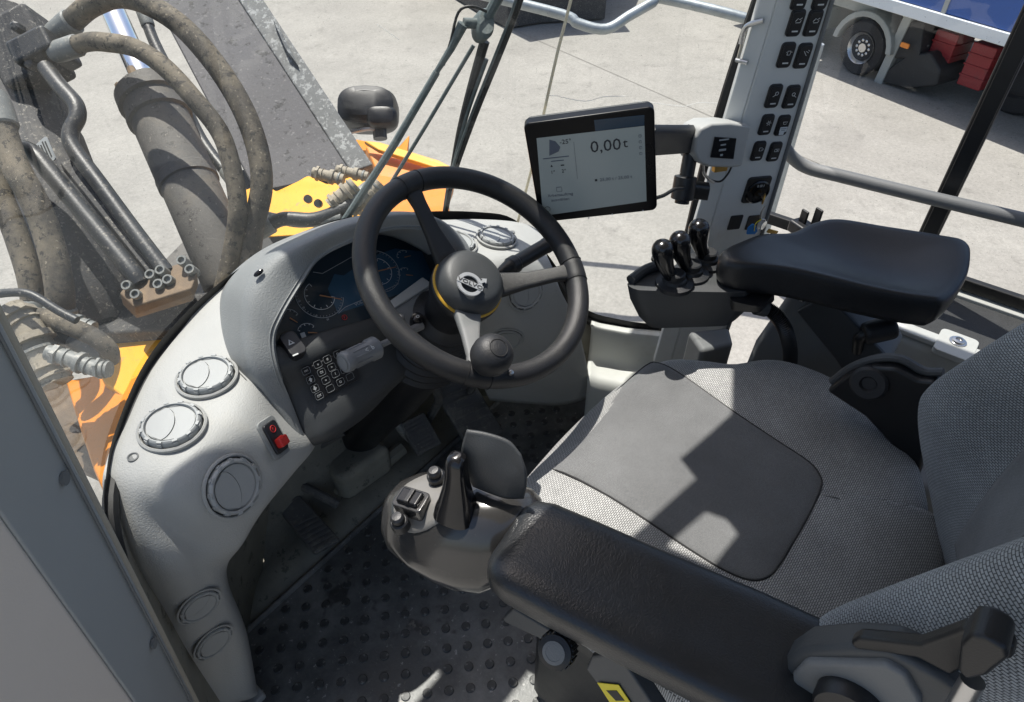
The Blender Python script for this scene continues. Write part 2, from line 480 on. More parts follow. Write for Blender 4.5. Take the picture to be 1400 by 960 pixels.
M_pod = mat('pod glossy grey', (.030, .029, .028), .2, var=.15, vs=9, bump=.03, bs=300, coat=.5, rv=.06, speck=((.13, .12, .11), .66, 140, .35))
M_shell = mat('seat shell plastic', (.062, .066, .069), .5, var=.1, vs=9, bump=.15, bs=500, speck=((.15, .145, .13), .66, 120, .3))
M_weave = fabric('seat weave', (.052, .054, .057), (.46, .462, .45), 165, 190)
M_weave_uv = fabric('backrest weave', (.042, .046, .052), (.40, .42, .425), 190, 170, uv=True)
M_insert = fabric('seat insert cloth', (.055, .058, .063), (.235, .24, .24), 420, 420)
M_tower = mat('gritty cylinder paint', (.045, .045, .047), .75, var=.4, vs=12, bump=.7, bs=120, dust=((.15, .14, .12), .30, 16), speck=[((.30, .28, .24), .58, 75, .65), ((.012, .012, .012), .62, 28, .6)])
M_pipe = mat('dark pipe', (.028, .03, .032), .45, var=.35, vs=18, bump=.3, bs=150, dust=((.13, .12, .10), .2, 22), speck=((.30, .27, .22), .60, 95, .55))
M_hose = mat('dusty hose', (.055, .048, .038), .8, var=.35, vs=20, bump=.5, bs=180, dust=((.30, .25, .175), .58, 8), speck=[((.018, .017, .016), .55, 48, .8), ((.44, .38, .28), .62, 90, .6)])
M_boom = mat('boom grey paint', (.085, .083, .088), .75, var=.4, vs=8, bump=.6, bs=100, speck=[((.02, .02, .02), .58, 26, .8), ((.22, .215, .21), .60, 60, .6)])
M_boomtop = mat('boom top edge', (.11, .115, .115), .7, var=.45, vs=18, bump=.8, bs=60, speck=[((.30, .31, .305), .53, 38, .8), ((.42, .43, .42), .62, 90, .6), ((.03, .03, .03), .62, 70, .6)])
M_barrel = mat('lift cylinder barrel', (.115, .108, .098), .7, var=.4, vs=9, bump=.5, bs=120, dust=((.22, .18, .125), .38, 5), speck=[((.03, .028, .025), .58, 30, .7), ((.36, .33, .28), .62, 60, .6)])
M_orange = mat('orange machine paint', (.66, .22, .015), .5, var=.15, vs=5, bump=.15, bs=60, speck=[((.30, .19, .09), .60, 12, .5), ((.16, .12, .08), .66, 60, .5)])
M_amber = mat('yellow machine paint', (.78, .36, .018), .5, var=.12, vs=5, bump=.15, bs=60, speck=[((.30, .22, .12), .60, 14, .6), ((.2, .16, .1), .63, 70, .6)])
M_fit = mat('dusty fitting', (.30, .265, .205), .7, var=.35, vs=30, bump=.5, bs=160, speck=((.10, .085, .065), .56, 70, .6))
M_fit2 = mat('grey fitting', (.17, .178, .17), .5, var=.35, vs=30, bump=.3, bs=160, speck=((.36, .34, .29), .56, 70, .6))
M_wiper = mat('wiper painted steel', (.10, .125, .125), .55, var=.35, vs=40, bump=.3, bs=200, dust=((.26, .27, .25), .3, 60))
M_tyre = mat('tyre', (.022, .022, .023), .85, var=.3, vs=10, bump=.2, bs=60)
M_truckgrey = mat('truck grey paint', (.30, .32, .31), .45, var=.1, vs=3)
M_truckdark = mat('truck underbody', (.025, .026, .027), .7, var=.4, vs=3)
M_blue = mat('blue tarpaulin', (.035, .10, .33), .5, var=.12, vs=2.5, bump=.2, bs=8)
M_white = mat('white rail', (.62, .66, .68), .45, var=.05, vs=4)
M_crate = mat('red crate plastic', (.24, .017, .022), .5, var=.25, vs=5, speck=((.12, .03, .03), .58, 12, .5))
M_amberlamp = mat('amber lamp', (.8, .25, .03), .3, var=.05)
M_galv = mat('galvanised tube', (.34, .37, .38), .45, metal=.6, var=.4, vs=14, bump=.2, bs=80)
M_mat = mat('sill rubber mat', (.05, .052, .053), .85, var=.35, vs=40, bump=.8, bs=420)
M_sill = mat('sill cream paint', (.55, .56, .53), .5, var=.06, vs=7, dust=((.40, .37, .31), .15, 10))
M_tablet = mat('tablet bezel', (.006, .006, .007), .3, var=.1, spec=.25)
M_lcd = mat('tablet screen', (.27, .31, .31), .22, var=.03, vs=3, emit=.07)
M_lcdtop = mat('tablet status bar', (.02, .05, .085), .15, var=.05)
M_lcdtext = mat('screen text', (.02, .025, .035), .5, var=.0)
M_lcdgrey = mat('screen grey', (.10, .12, .16), .5, var=.0)
M_boxgrey = mat('sensor box grey', (.40, .405, .395), .5, var=.06, vs=8, bump=.08, bs=500)
M_brass = mat('brass key', (.55, .36, .12), .35, metal=1, var=.2, vs=60)
M_blueplastic = mat('blue key tag', (.03, .22, .60), .4, var=.05)
M_labely = mat('yellow label', (.80, .66, .03), .5, var=.04)
M_glass = glass('windshield glass', (.95, .97, .96), haze=.02, smear=.06)  # pale haze and smear stand in for veiling reflections, besides real streaks
M_glass2 = glass('side glass', (.96, .97, .97), haze=.0, smear=.01)
M_scratch = mat('glass scratch', (.85, .85, .83), .4, var=.05)
def translucent(name, col):
    m = bpy.data.materials.new(name); m.use_nodes = True
    n, l = m.node_tree.nodes, m.node_tree.links
    b = n['Principled BSDF']; b.inputs['Base Color'].default_value = tuple(col)+(1,); b.inputs['Roughness'].default_value = .6
    t = n.new('ShaderNodeBsdfTranslucent'); t.inputs[0].default_value = tuple(col)+(1,)
    tc = n.new('ShaderNodeTexCoord'); no = n.new('ShaderNodeTexNoise'); no.inputs['Scale'].default_value = 40
    l.new(tc.outputs['Object'], no.inputs['Vector'])
    mr = n.new('ShaderNodeMapRange'); mr.inputs[3].default_value = .45; mr.inputs[4].default_value = .75; l.new(no.outputs['Fac'], mr.inputs[0])
    x = n.new('ShaderNodeMixShader'); l.new(mr.outputs[0], x.inputs[0]); l.new(b.outputs[0], x.inputs[1]); l.new(t.outputs[0], x.inputs[2])
    l.new(x.outputs[0], n['Material Output'].inputs['Surface'])
    return m
M_silicone = translucent('clear silicone joint', (.80, .76, .64))
M_scratch = translucent('glass scratch', (.92, .92, .9))
M_roof = mat('cab roof', (.38, .38, .37), .6, var=.05)
M_beige = mat('glass joint seal', (.50, .45, .36), .6, var=.15, vs=30)

# ================================================================== setting
GZ = -1.75
M_stud = mat('worn rubber stud', (.06, .062, .062), .5, var=.55, vs=14, bump=.2, bs=300, speck=[((.34, .34, .32), .57, 60, .6), ((.02, .02, .02), .6, 25, .5)])
g = ob('ground', ([(-150, -150, GZ), (150, -150, GZ), (150, 150, GZ), (-150, 150, GZ)], [(0, 1, 2, 3)]), M_ground)
tag(g, 'pale weathered concrete yard around the machine', 'ground', kind='structure')
M_joint = mat('slab joint', (.235, .222, .2), .95, var=.3, vs=6)
for a, b in (((750, 62), (985, 165)),):
    p, q = P(*a, z=GZ), P(*b, z=GZ)
    dv = (q-p).normalized(); s = V((-dv.y, dv.x, 0))*.008
    p -= dv*1.5; q += dv*2
    zz = V((0, 0, .004))
    j = ob('joint', ([p-s+zz, q-s+zz, q+s+zz, p+s+zz], [(0, 1, 2, 3)]), M_joint, g)
    j['kind'] = 'structure'

# ------------------------------------------------------------------ parked lorry
T0 = P(1180, 105, z=GZ)
TU = V((.369, .929, 0)).normalized(); TN = V((-TU.y, TU.x, 0))
def TP(px, py, off=0.0): return P(px, py, pl=(T0+TN*off, TN))
def trel(s, o, z): return T0+TU*s+TN*o+V((0, 0, z-GZ))
lorry = thing('lorry', 'parked lorry with blue tarpaulin side and white lower rail behind the right window', 'truck', T0)
rail_z = (TP(1165, 2, .36).z+TP(1372, 63, .36).z)/2
def tbox(name, s0, s1, o0, o1, z0, z1, m, par, bevel=.01):
    vf = [trel(s, o, z) for s in (s0, s1) for o in (o0, o1) for z in (z0, z1)], box(1, 1, 1)[1]
    return ob(name, vf, m, par, bevel=bevel)
tbox('tarpaulin_side', -9, 1.0, -2.5, .33, rail_z+.13, rail_z+2.6, M_blue, lorry)
tbox('side_rail', -9, 1.0, -.1, .36, rail_z, rail_z+.125, M_white, lorry)
tbox('underbody', -9, .2, -2.1, -.75, GZ+.55, rail_z-.02, M_truckdark, lorry)
for k in range(7):
    tbox('tarpaulin_strap', -.9-k*.95, -.85-k*.95, .33, .342, rail_z+.1, rail_z+2.4, M_white if k % 3 == 1 else M_truckgrey, lorry, 0)
# front wheel, mudguard, cab side
wc = TP(1177, 66, .05); wr = wc.z-GZ
wm = fr(wc, TN, TU)
wh = ob('wheel', tr(lathe([(wr*.52, -.30), (wr*.9, -.31), (wr, -.24), (wr, -.03), (wr*.93, .0), (wr*.60, .0), (wr*.56, -.03)], 40), wm), M_tyre, lorry)
ob('rim', tr(lathe([(.02, -.02), (wr*.16, -.02), (wr*.2, -.06), (wr*.40, -.09), (wr*.5, -.01), (wr*.57, .012), (wr*.585, -.01), (wr*.585, -.05)], 40), wm), M_steel, wh)
for k in range(10):
    a = k*math.tau/10
    ob('wheel_nut', tr(lathe([(.018, 0), (.018, .03), (.01, .035)], 8), wm @ Matrix.Translation((wr*.27*math.cos(a), wr*.27*math.sin(a), -.06))), M_steel, wh)
arch = []
for k in range(13):
    a = math.radians(5+170*k/12)
    arch.append((wr*1.12*math.cos(a), wr*1.12*math.sin(a)))
arch2 = [(x*1.2, y*1.2) for x, y in arch]
# keep wheel-frame local y up
wy = wm.to_3x3() @ V((0, 1, 0))
sgn = 1 if wy.z > 0 else -1
ob('wheel_arch', tr(prism([(x, sgn*y) for x, y in arch]+[(x, sgn*y) for x, y in arch2[::-1]], -.32, .04), wm), M_truckgrey, lorry, bevel=.015)
tbox('cab_side', .15, 2.6, -2.2, -.02, wc.z+wr*1.05, rail_z+.4, M_truckgrey, lorry, .03)
tbox('step_panel', .75, 1.9, -1.0, -.03, GZ+.35, wc.z+wr*1.02, M_truckgrey, lorry, .03)
pa = TP(1243, 20, .02); pb = TP(1196, 122, .02)
ob('side_post', prism3([pa-TU*.05, pa+TU*.06, pb+TU*.06, pb-TU*.05], -TN*.1), M_truckgrey, lorry, bevel=.01)
mg = [TP(1200, 112), TP(1212, 96), TP(1240, 75), TP(1272, 72), TP(1286, 96), TP(1280, 118), TP(1240, 122)]
ob('mudguard', prism3(mg, -TN*.5), M_truckdark, lorry, bevel=.03)
fl = [TP(1228, 30), TP(1264, 30), TP(1256, 80), TP(1218, 80)]
ob('tank_panel', prism3(fl, -TN*.6), M_truckdark, lorry, bevel=.02)
ml_ = TP(1238, 62, .06)
ob('marker_lamp', tr(prism(rrect(.11, .055, .015), 0, .02), fr(ml_, TN, TU)), M_amberlamp, lorry, bevel=.004)
for s in (-1.55, -2.9, -4.3):
    c2 = T0+TU*s+V((0, 0, .48))-TN*.45
    m2 = fr(c2, TN, TU)
    w2 = ob('wheel', tr(lathe([(.26, -.30), (.43, -.31), (.48, -.24), (.48, -.03), (.45, 0), (.30, 0), (.28, -.05), (.1, -.06)], 32), m2), M_tyre, lorry)
for nm, poly, lab in (('crate', [(1277, 46), (1322, 44), (1308, 104), (1280, 98)], 'red plastic crate under the lorry, the one nearer its wheel'),
                      ('crate', [(1336, 60), (1374, 62), (1356, 120), (1324, 112)], 'red plastic crate under the lorry, the one beside the black window bar')):
    q = [TP(*p, -.35) for p in poly]
    cx = (q[0]+q[1]+q[2]+q[3])/4
    wid = .24; zt = max(p.z for p in q); zb = min(p.z for p in q)
    t = thing(nm, lab, 'crate', V((cx.x, cx.y, zb)), 'red crates under the lorry')
    M0 = fr(V((cx.x, cx.y, 0)), (0, 0, 1), TU)
    h = zt-zb
    ob('body', tr(box(wid*1.15, .36, h, (0, 0, zb+h/2)), M0), M_crate, t, bevel=.015)
    for k in range(3):
        ob('rib', tr(box(wid*1.22, .38, .02, (0, 0, zb+h*(.25+.25*k))), M0), M_crate, t, bevel=.006)

# ------------------------------------------------------------------ tubular frame standing on the yard (top of the view)
fp = [P(768, 20, d=4.3), P(790, 32, d=4.3), P(828, 40, d=4.3), P(892, 4, d=4.35), P(905, -2, d=4.4), P(1022, 26, d=4.3), P(1120, 60, d=4.3)]
base = fp[0]
frm = thing('guard_frame', 'scuffed grey bent tube frame over the yard beyond the windshield', 'tube frame', (base.x, base.y, GZ))
ob('tube', tube([fp[0]-RT*.6+UP*.15]+fp[:3]+[fp[2].lerp(fp[3], .5)]+fp[3:], .032, 12, 5), M_galv, frm)
for p in (fp[3]+UP*.0, fp[3]+RT*1.8):
    pass
top = P(900, -40, d=4.6)
ob('cross_tube', tube([fp[4], P(880, -60, d=4.6), P(700, -90, d=4.7)], .032, 10, 6), M_galv, frm)
p = P(1120, 60, d=4.3)
ob('leg', tube([p, V((p.x, p.y, GZ+.02))], .032, 10), M_galv, frm)
# steel attachment whose shadow reaches into view
att = P(740, -130, z=GZ)
sh_off = V((math.sin(SUN_AZ), math.cos(SUN_AZ), 0))*(1/math.tan(SUN_EL))
blk = thing('attachment', 'dark steel loader attachment standing on the yard at the top edge', 'attachment', att)
pts = [P(a, b, z=GZ) for a, b in ((560, -70), (612, -8), (690, 40), (725, 58), (742, 55), (770, 50), (862, 44), (846, 24), (870, 8), (900, -60))]
pts = [p+sh_off*1.6 for p in pts]
ob('body', prism3([V((p.x, p.y, GZ+.02)) for p in pts], V((0, 0, 1.58))), M_tower, blk, bevel=.02)
# ================================================================== loader front end seen through the windshield
D1 = 1.95
def hose(name, label, pts, r, m=M_hose, cat='hose', group='hydraulic hoses of the loader front', k=6, n=12, ends=True):
    q = [P(a, b, d=c) for a, b, c in pts]
    t = thing(name, label, cat, q[0] if q[0].z < q[-1].z else q[-1], group)
    ob('tube', tube(q, r, n, k), m, t)
    if ends:
        for i, j in ((0, 1), (-1, -2)):
            dv = (q[j]-q[i]).normalized()
            M0 = fr(q[i]-dv*.01, dv)
            ob('ferrule', tr(lathe([(r*.7, -.03), (r*1.12, -.028), (r*1.2, 0), (r*1.2, .06), (r*1.08, .065)], 14), M0), M_fit2, t)
    return t
# tilt cylinder (big dark barrel on the left)
tc_ = thing('tilt_cylinder', 'big dark gritty hydraulic cylinder with clamp head at the left edge', 'hydraulic cylinder', P(150, 450, d=1.95))
a, b = P(5, 75, d=2.15), P(135, 430, d=1.95)
dv = (b-a).normalized(); L = (b-a).length
M0 = fr(a-dv*.1, dv)
ob('barrel', tr(lathe([(.09, 0), (.135, .01), (.135, .14), (.118, .15), (.118, L*.42), (.122, L*.43), (.122, L*.47), (.128, L*.48), (.13, L+.1), (.09, L+.16)], 36), M0), M_tower, tc_)
ob('head_block', tr(box(.20, .16, .12), fr(P(38, 72, d=2.02), -FW, dv)), M_tower, tc_, bevel=.015)
ob('clamp', tr(box(.07, .12, .15), fr(P(62, 75, d=1.98), -FW, dv)), M_pipe, tc_, bevel=.012)
for q in ((30, 42), (48, 92), (72, 60)):
    ob('bolt', tr(lathe([(.014, 0), (.014, .03), (.008, .034)], 6), fr(P(*q, d=1.95), -FW)), M_pipe, tc_)
lp = P(64, 208, d=1.885)
Ml = fr(lp, -(FW*.9+RT*.3), V(dv))
pl_ = ob('rating_plate', tr(prism(rrect(.075, .042, .004), 0, .004), Ml), M_printdim, tc_)
for k in range(4):
    ob('plate_line', tr(box(.06-.01*(k % 2), .004, .001, (0, -.014+.009*k, .0048)), Ml), M_truckdark, pl_)
# steel pipes running down the barrel into a flange block
pp = thing('hydraulic_pipe', 'black bent steel pipe from the clamp head down to the bolted flange', 'pipe', P(232, 378, d=1.8), 'steel pipes on the tilt cylinder')
ob('tube', tube([P(*q, d=c) for *q, c in ((62, 92, 1.93), (82, 118, 1.9), (103, 142, 1.88), (106, 160, 1.87), (97, 180, 1.86), (100, 202, 1.85), (135, 250, 1.83), (185, 318, 1.8), (228, 374, 1.78))], .0215, 12, 6), M_pipe, pp)
pp = thing('hydraulic_pipe', 'black steel pipe with elbow below the rating plate, ending at the flange', 'pipe', P(190, 380, d=1.78), 'steel pipes on the tilt cylinder')
ob('tube', tube([P(*q, d=c) for *q, c in ((8, 205, 1.84), (26, 202, 1.82), (48, 212, 1.81), (72, 240, 1.8), (130, 310, 1.78), (178, 368, 1.76), (192, 388, 1.76))], .0235, 12, 6), M_pipe, pp)
pp = thing('hydraulic_pipe', 'straight square-edged steel bar between the two bent pipes', 'pipe', P(210, 370, d=1.82), 'steel pipes on the tilt cylinder')
ob('bar', tube([P(92, 225, d=1.88), P(210, 372, d=1.8)], .022, 4), M_tower, pp, bevel=.003)
fb = thing('flange_block', 'rust stained steel flange with eight bolt heads below the pipes', 'flange', P(215, 415, d=1.8))
fo = [P(163, 400, d=1.74), P(183, 420, d=1.73), P(262, 395, d=1.73), P(270, 372, d=1.75), P(250, 358, d=1.79), P(180, 380, d=1.79)]
M_rust = mat('rusty flange', (.16, .115, .075), .8, var=.4, vs=30, bump=.4, bs=120, dust=((.33, .23, .13), .35, 20))
ob('plate', prism3(fo, V((0, .02, -.05))), M_rust, fb, bevel=.006)
nrm = (fo[1]-fo[0]).cross(fo[3]-fo[0]).normalized()
if nrm.dot(FW) > 0: nrm = -nrm
for q in ((176, 392), (188, 404), (208, 377), (222, 371), (219, 390), (232, 384), (251, 358), (262, 370)):
    pb_ = P(*q, pl=(fo[0], nrm))
    ob('bolt', tr(lathe([(.0135, -.02), (.0135, .010), (.0125, .014), (.0085, .014), (.0075, .006)], 14), fr(pb_, nrm)), M_fit2, fb)
fo2 = [P(100, 430, d=1.95), P(160, 400, d=1.9), P(262, 402, d=1.85), P(300, 395, d=1.9), P(262, 450, d=1.8), P(120, 455, d=1.85)]
ob('bracket', prism3(fo2, V((0, .05, -.2))), M_tower, fb, bevel=.01)
hose('hydraulic_hose', 'thick dusty hose looping highest over the chrome rod', ((84, 42, 2.0), (100, 28, 1.98), (125, 8, 1.95), (165, -4, 1.93), (210, 10, 1.92), (258, 45, 1.9), (310, 110, 1.9), (345, 180, 1.88), (358, 250, 1.88), (345, 320, 1.9), (335, 420, 1.92)), .030)
hose('hydraulic_hose', 'dusty hose crossing the lift cylinder, the lower of the two loops', ((88, 68, 1.93), (118, 58, 1.9), (145, 58, 1.88), (185, 66, 1.86), (225, 92, 1.85), (265, 135, 1.84), (300, 180, 1.84), (316, 225, 1.84), (325, 280, 1.85), (318, 340, 1.88), (296, 430, 1.9)), .025)
hose('hydraulic_hose', 'leftmost dark dusty hose beside the door pillar', ((-30, 150, 1.75), (-5, 250, 1.72), (22, 320, 1.7), (42, 385, 1.7), (48, 440, 1.72)), .028)
hose('hydraulic_hose', 'dark dusty hose just right of the leftmost one', ((-5, 150, 1.72), (18, 220, 1.7), (52, 285, 1.68), (72, 345, 1.68), (82, 400, 1.68), (82, 450, 1.7)), .032)
hose('hydraulic_hose', 'thin black cable sweeping over the fittings at the left', ((-20, 404, 1.5), (20, 400, 1.5), (45, 404, 1.5), (80, 425, 1.5), (105, 438, 1.5)), .0095, M_pipe, 'cable', ends=False)
# lift cylinder with chrome rod
lc = thing('lift_cylinder', 'dusty brown lift cylinder with bright chrome rod', 'hydraulic cylinder', P(330, 420, d=1.95))
a, b = P(205, 130, d=2.15), P(318, 385, d=2.0)
dv = (b-a).normalized(); L = (b-a).length
ob('barrel', tr(lathe([(.05, -.036), (.078, -.034), (.080, -.012), (.100, -.010), (.101, .035), (.090, .04), (.090, .075), (.0955, .08), (.0955, .098), (.086, .104), (.086, L*.45), (.0885, L*.455), (.0885, L*.5), (.083, L*.505), (.083, L), (.05, L+.05)], 32), fr(a, dv)), M_barrel, lc)
ob('rod', tr(lathe([(.038, 0), (.038, 1.0)], 28), fr(a-dv*1.0, dv)), M_chrome, lc)
for k in range(6):
    an = k*math.tau/6
    Mb = fr(a, dv) @ Matrix.Translation((.074*math.cos(an), .074*math.sin(an), -.05))
    ob('bolt', tr(lathe([(.012, -.0), (.013, .022), (.013, .03)], 6), Mb), M_rust, lc)
# boom arm
bm_ = thing('boom_arm', 'broad dark grey boom arm with pale chipped top edge', 'boom arm', P(440, 270, d=2.6))
A0, A1, B0, B1 = P(180, -60, d=2.75), P(300, -40, d=2.75), P(480, 236, d=2.45), P(350, 262, d=2.4)
nb = (A1-A0).cross(B0-A0).normalized()
if nb.dot(FW) < 0: nb = -nb
ob('web_plate', prism3([A0, A1, B0, B1], nb*.03), M_boom, bm_, bevel=.004)
e = (B0-A1).normalized(); ed = e.cross(nb).normalized()
C0, C1 = P(330, -45, d=2.75), P(510, 226, d=2.45)
ob('top_edge', prism3([A1-nb*.004, C0-nb*.004, C1-nb*.004, B0-nb*.004], nb*.16), M_boomtop, bm_, bevel=.006)
ob('weld_plate', prism3([P(372, 24, d=2.62), P(382, 38, d=2.61), P(408, 90, d=2.57), P(390, 66, d=2.57)], nb*.03), M_boomtop, bm_, bevel=.004)
ob('rear_web', prism3([p+nb*.17+ed*.0 for p in (A0, A1, B0, B1)], nb*.03), M_boom, bm_, bevel=.004)
hose('hydraulic_hose', 'thin dark hose running beside the boom arm', ((196, 18, 2.3), (212, 60, 2.28), (240, 115, 2.25), (275, 190, 2.2), (320, 250, 2.15)), .018, M_pipe)
# front frame, yellow and orange plates
ff = thing('front_frame', 'yellow and orange front frame plates of the loader', 'machine frame', P(430, 330, d=2.2))
def plate(name, pp, th, m, par=None, bevel=.006):
    q = [P(a, b, d=c) for a, b, c in pp]
    return ob(name, prism3(q, th), m, par or ff, bevel=bevel)
plate('side_plate', [(330, 262, 2.3), (362, 250, 2.3), (378, 262, 2.28), (412, 246, 2.26), (422, 240, 2.26), (448, 252, 2.24), (486, 240, 2.24), (520, 246, 2.2), (505, 300, 2.1), (440, 320, 2.1), (360, 325, 2.15), (320, 330, 2.2)], V((.02, .05, -.03)), M_amber)
for q in ((422, 273), (436, 279)):
    ob('bolt_hole', tr(lathe([(.013, 0), (.013, .012), (.006, .012)], 12), fr(P(*q, d=2.14), -FW)), M_pipe, ff)
plate('inner_wall', [(315, 235, 2.75), (480, 205, 2.75), (520, 260, 2.7), (500, 330, 2.4), (320, 345, 2.5)], V((.05, .1, -.1)), M_truckdark)
plate('cross_plate', [(500, 200, 2.9), (545, 203, 2.85), (625, 232, 2.75), (618, 250, 2.7), (520, 245, 2.75)], V((0, .03, -.12)), M_orange)
plate('lower_web', [(490, 235, 2.6), (612, 255, 2.6), (618, 330, 2.4), (470, 330, 2.3)], V((.05, .05, -.05)), M_orange)
plate('top_bar', [(498, 198, 2.86), (520, 200, 2.84), (600, 225, 2.74), (622, 236, 2.72), (616, 243, 2.7), (596, 235, 2.72), (518, 210, 2.8)], V((0, .0, .02)), M_amber)
plate('fender_tip', [(486, 190, 3.3), (545, 200, 3.25), (560, 184, 3.2), (556, 212, 3.1), (488, 204, 3.2)], V((0, .02, -.1)), M_orange)
# near left fender plates by the dash
plate('deck_plate', [(120, 470, 1.9), (195, 455, 1.9), (250, 452, 1.85), (262, 470, 1.8), (190, 560, 1.7), (140, 520, 1.8)], V((0, 0, -.03)), M_amber)
plate('deck_skirt', [(90, 520, 1.95), (140, 512, 1.9), (192, 512, 1.78), (210, 520, 1.7), (150, 690, 1.5), (128, 640, 1.6), (105, 570, 1.8)], V((0, .02, -.03)), M_orange)
plate('dirty_flank', [(20, 460, 2.0), (95, 520, 1.97), (135, 600, 1.7), (145, 660, 1.6), (100, 640, 1.8), (20, 520, 2.0)], V((0, .03, -.03)), M_rust)
plate('floor_web', [(250, 330, 2.6), (330, 320, 2.6), (340, 420, 2.2), (150, 480, 2.3), (160, 420, 2.4)], V((0, .05, -.1)), M_barrel)
# hose couplings
def coupling(label, pts, r, m=M_fit, d=1.7):
    q = [P(a, b, d=d) for a, b in pts]
    t = thing('hose_coupling', label, 'coupling', q[0], 'hose couplings on the front frame')
    ob('body', tube(q, r, 14, 4), m, t)
    for i in range(len(q)-1):
        dv = (q[i+1]-q[i]); l_ = dv.length; dv.normalize()
        M0 = fr(q[i]+dv*l_*.2, dv)
        ob('nut', tr(lathe([(r*.9, 0), (r*1.32, .002), (r*1.36, l_*.25), (r*.95, l_*.28)], 6 if i % 2 == 0 else 16), M0), m, t)
        ob('collar', tr(lathe([(r*.9, 0), (r*1.16, .004), (r*1.18, l_*.14), (r*.95, l_*.16)], 16), M0 @ Matrix.Translation((0, 0, l_*.45))), M_fit2 if i % 2 else m, t)
    return t
coupling('large tan dusty coupling standing against the left door pillar', ((12, 425), (38, 452), (58, 490), (78, 525)), .036, M_fit, 1.55)
coupling('grey elbow coupling pointing right over the yellow deck', ((66, 482), (100, 492), (128, 503), (150, 505)), .018, M_fit2, 1.5)
coupling('slim grey elbow coupling below the flange block', ((60, 440), (95, 440), (128, 450)), .018, M_fit2, 1.62)
coupling('cream dusty coupling beside the boom foot, upper left one', ((428, 236), (445, 240), (470, 246)), .017, M_fit, 2.1)
coupling('cream dusty coupling beside the boom foot, upper right one', ((460, 232), (478, 236), (503, 242)), .015, M_fit, 2.12)
coupling('cream dusty coupling angled up behind the wheel rim', ((452, 282), (468, 268), (486, 252)), .022, M_fit, 1.95)
coupling('cream dusty coupling closest to the wiper arm', ((480, 292), (500, 272), (520, 250)), .016, M_fit, 1.98)
hose('hydraulic_hose', 'tan dusty hose ending at the grey elbow coupling', ((30, 432, 1.6), (60, 434, 1.58), (95, 446, 1.56), (130, 462, 1.55), (148, 478, 1.56), (150, 492, 1.58)), .021, ends=False)
hose('hydraulic_hose', 'black ribbed hose under the tan dusty one', ((50, 455, 1.62), (75, 458, 1.6), (100, 465, 1.6), (128, 480, 1.6)), .02, M_pipe)
hose('hydraulic_hose', 'dark hose lying along the foot of the yellow plate', ((350, 320, 1.95), (385, 300, 1.95), (430, 300, 1.95), (470, 285, 1.95), (500, 262, 1.98)), .02, M_pipe)
hose('hydraulic_hose', 'pale hose under the dark one near the dash rim', ((340, 290, 2.0), (375, 298, 1.98), (410, 305, 1.96), (450, 300, 1.95)), .014, M_fit2)
# right front headlamp seen from behind
hl = thing('headlamp', 'black headlamp housing seen from behind, beyond the boom', 'headlamp', P(520, 186, d=3.4))
c = P(504, 150, d=3.4)
rings = []
for t, hw, hh in ((-.10, .09, .06), (-.08, .135, .09), (-.02, .145, .105), (.06, .142, .105), (.10, .12, .09)):
    rings.append(sring(c+FW*t, RT, UP, hw, hh, 28, 3.4, lambda x, y: -.014*x*x*(1 if y > 0 else 0)))
ob('housing', loft(rings), M_black, hl, bevel=.006)
ob('rear_bulge', loft([sring(P(522, 160, d=3.32)-FW*t, RT, UP, a_, b_, 24, 3.5) for t, a_, b_ in ((-.02, .075, .052), (.01, .072, .05), (.03, .06, .04), (.036, .04, .025))]), M_black, hl)
ob('bracket', tube([P(518, 165, d=3.38), P(520, 190, d=3.38)], .035, 10), M_black, hl)
ob('stay', tube([P(480, 180, d=3.35), P(500, 176, d=3.35), P(512, 176, d=3.36)], .013, 8, 4), M_steel, hl)

# ================================================================== cab shell
# curved windshield
gb = [V(p) for p in ((-.665, .50, .50), (-.605, .60, .66), (-.556, .67, .69), (-.5, .735, .695), (-.408, .82, .695), (-.309, .875, .695), (-.207, .915, .69),
      (-.05, .95, .68), (.12, .95, .66), (.28, .885, .625), (.40, .80, .60), (.465, .735, .57), (.525, .665, .45), (.57, .59, .31), (.615, .50, .285), (.655, .41, .29), (.68, .34, .30))]
gt = [V((p.x*.95, p.y-.16, 1.80)) for p in gb]
gm = [(a*.55+b*.45)+V((0, .03, 0)) for a, b in zip(gb, gt)]
gsurf = patch([gb, gm, gt], 28, 90)
ws = thing('windshield', 'wide curved dusty windshield with black lower edge', 'windshield', gb[7])
ob('pane', gsurf, M_glass, ws)
GR = [[gsurf[0][i*90+j] for j in range(90)] for i in range(28)]
def gp(i, j):      # i height 0..1, j along 0..1
    a = i*27; b = j*89
    i0, j0 = min(int(a), 26), min(int(b), 88); u, v_ = a-i0, b-j0
    return (GR[i0][j0]*(1-u)+GR[i0+1][j0]*u)*(1-v_)+(GR[i0][j0+1]*(1-u)+GR[i0+1][j0+1]*u)*v_
GC = V((0, .2, 0))
def gn(p):
    q = V((p.x*1.0, p.y-.2, 0)); return q.normalized()
fr_rows = []
for k in range(4):
    row = []
    for j in range(80):
        s = j/79
        h = .018+.012*math.sin(s*math.pi)
        p = gp(k/3*h, s)
        row.append(p-gn(p)*.004)
    fr_rows.append(row)
ob('black_border', grid(fr_rows), M_seal, ws)
ob('edge_seal', tube([gp(0, j/60)-gn(gp(0, j/60))*.006 for j in range(61)], .011, 8), M_seal, ws)
_cache = [(pix(gp(i/80, j/200)), gp(i/80, j/200)) for i in range(81) for j in range(201)]
def onglass(px, py, off=0.0):
    b_ = min(_cache, key=lambda t: (t[0][0]-px)**2+(t[0][1]-py)**2)[1]
    p = P(px, py, pl=(b_, gn(b_)))
    return p+gn(p)*off
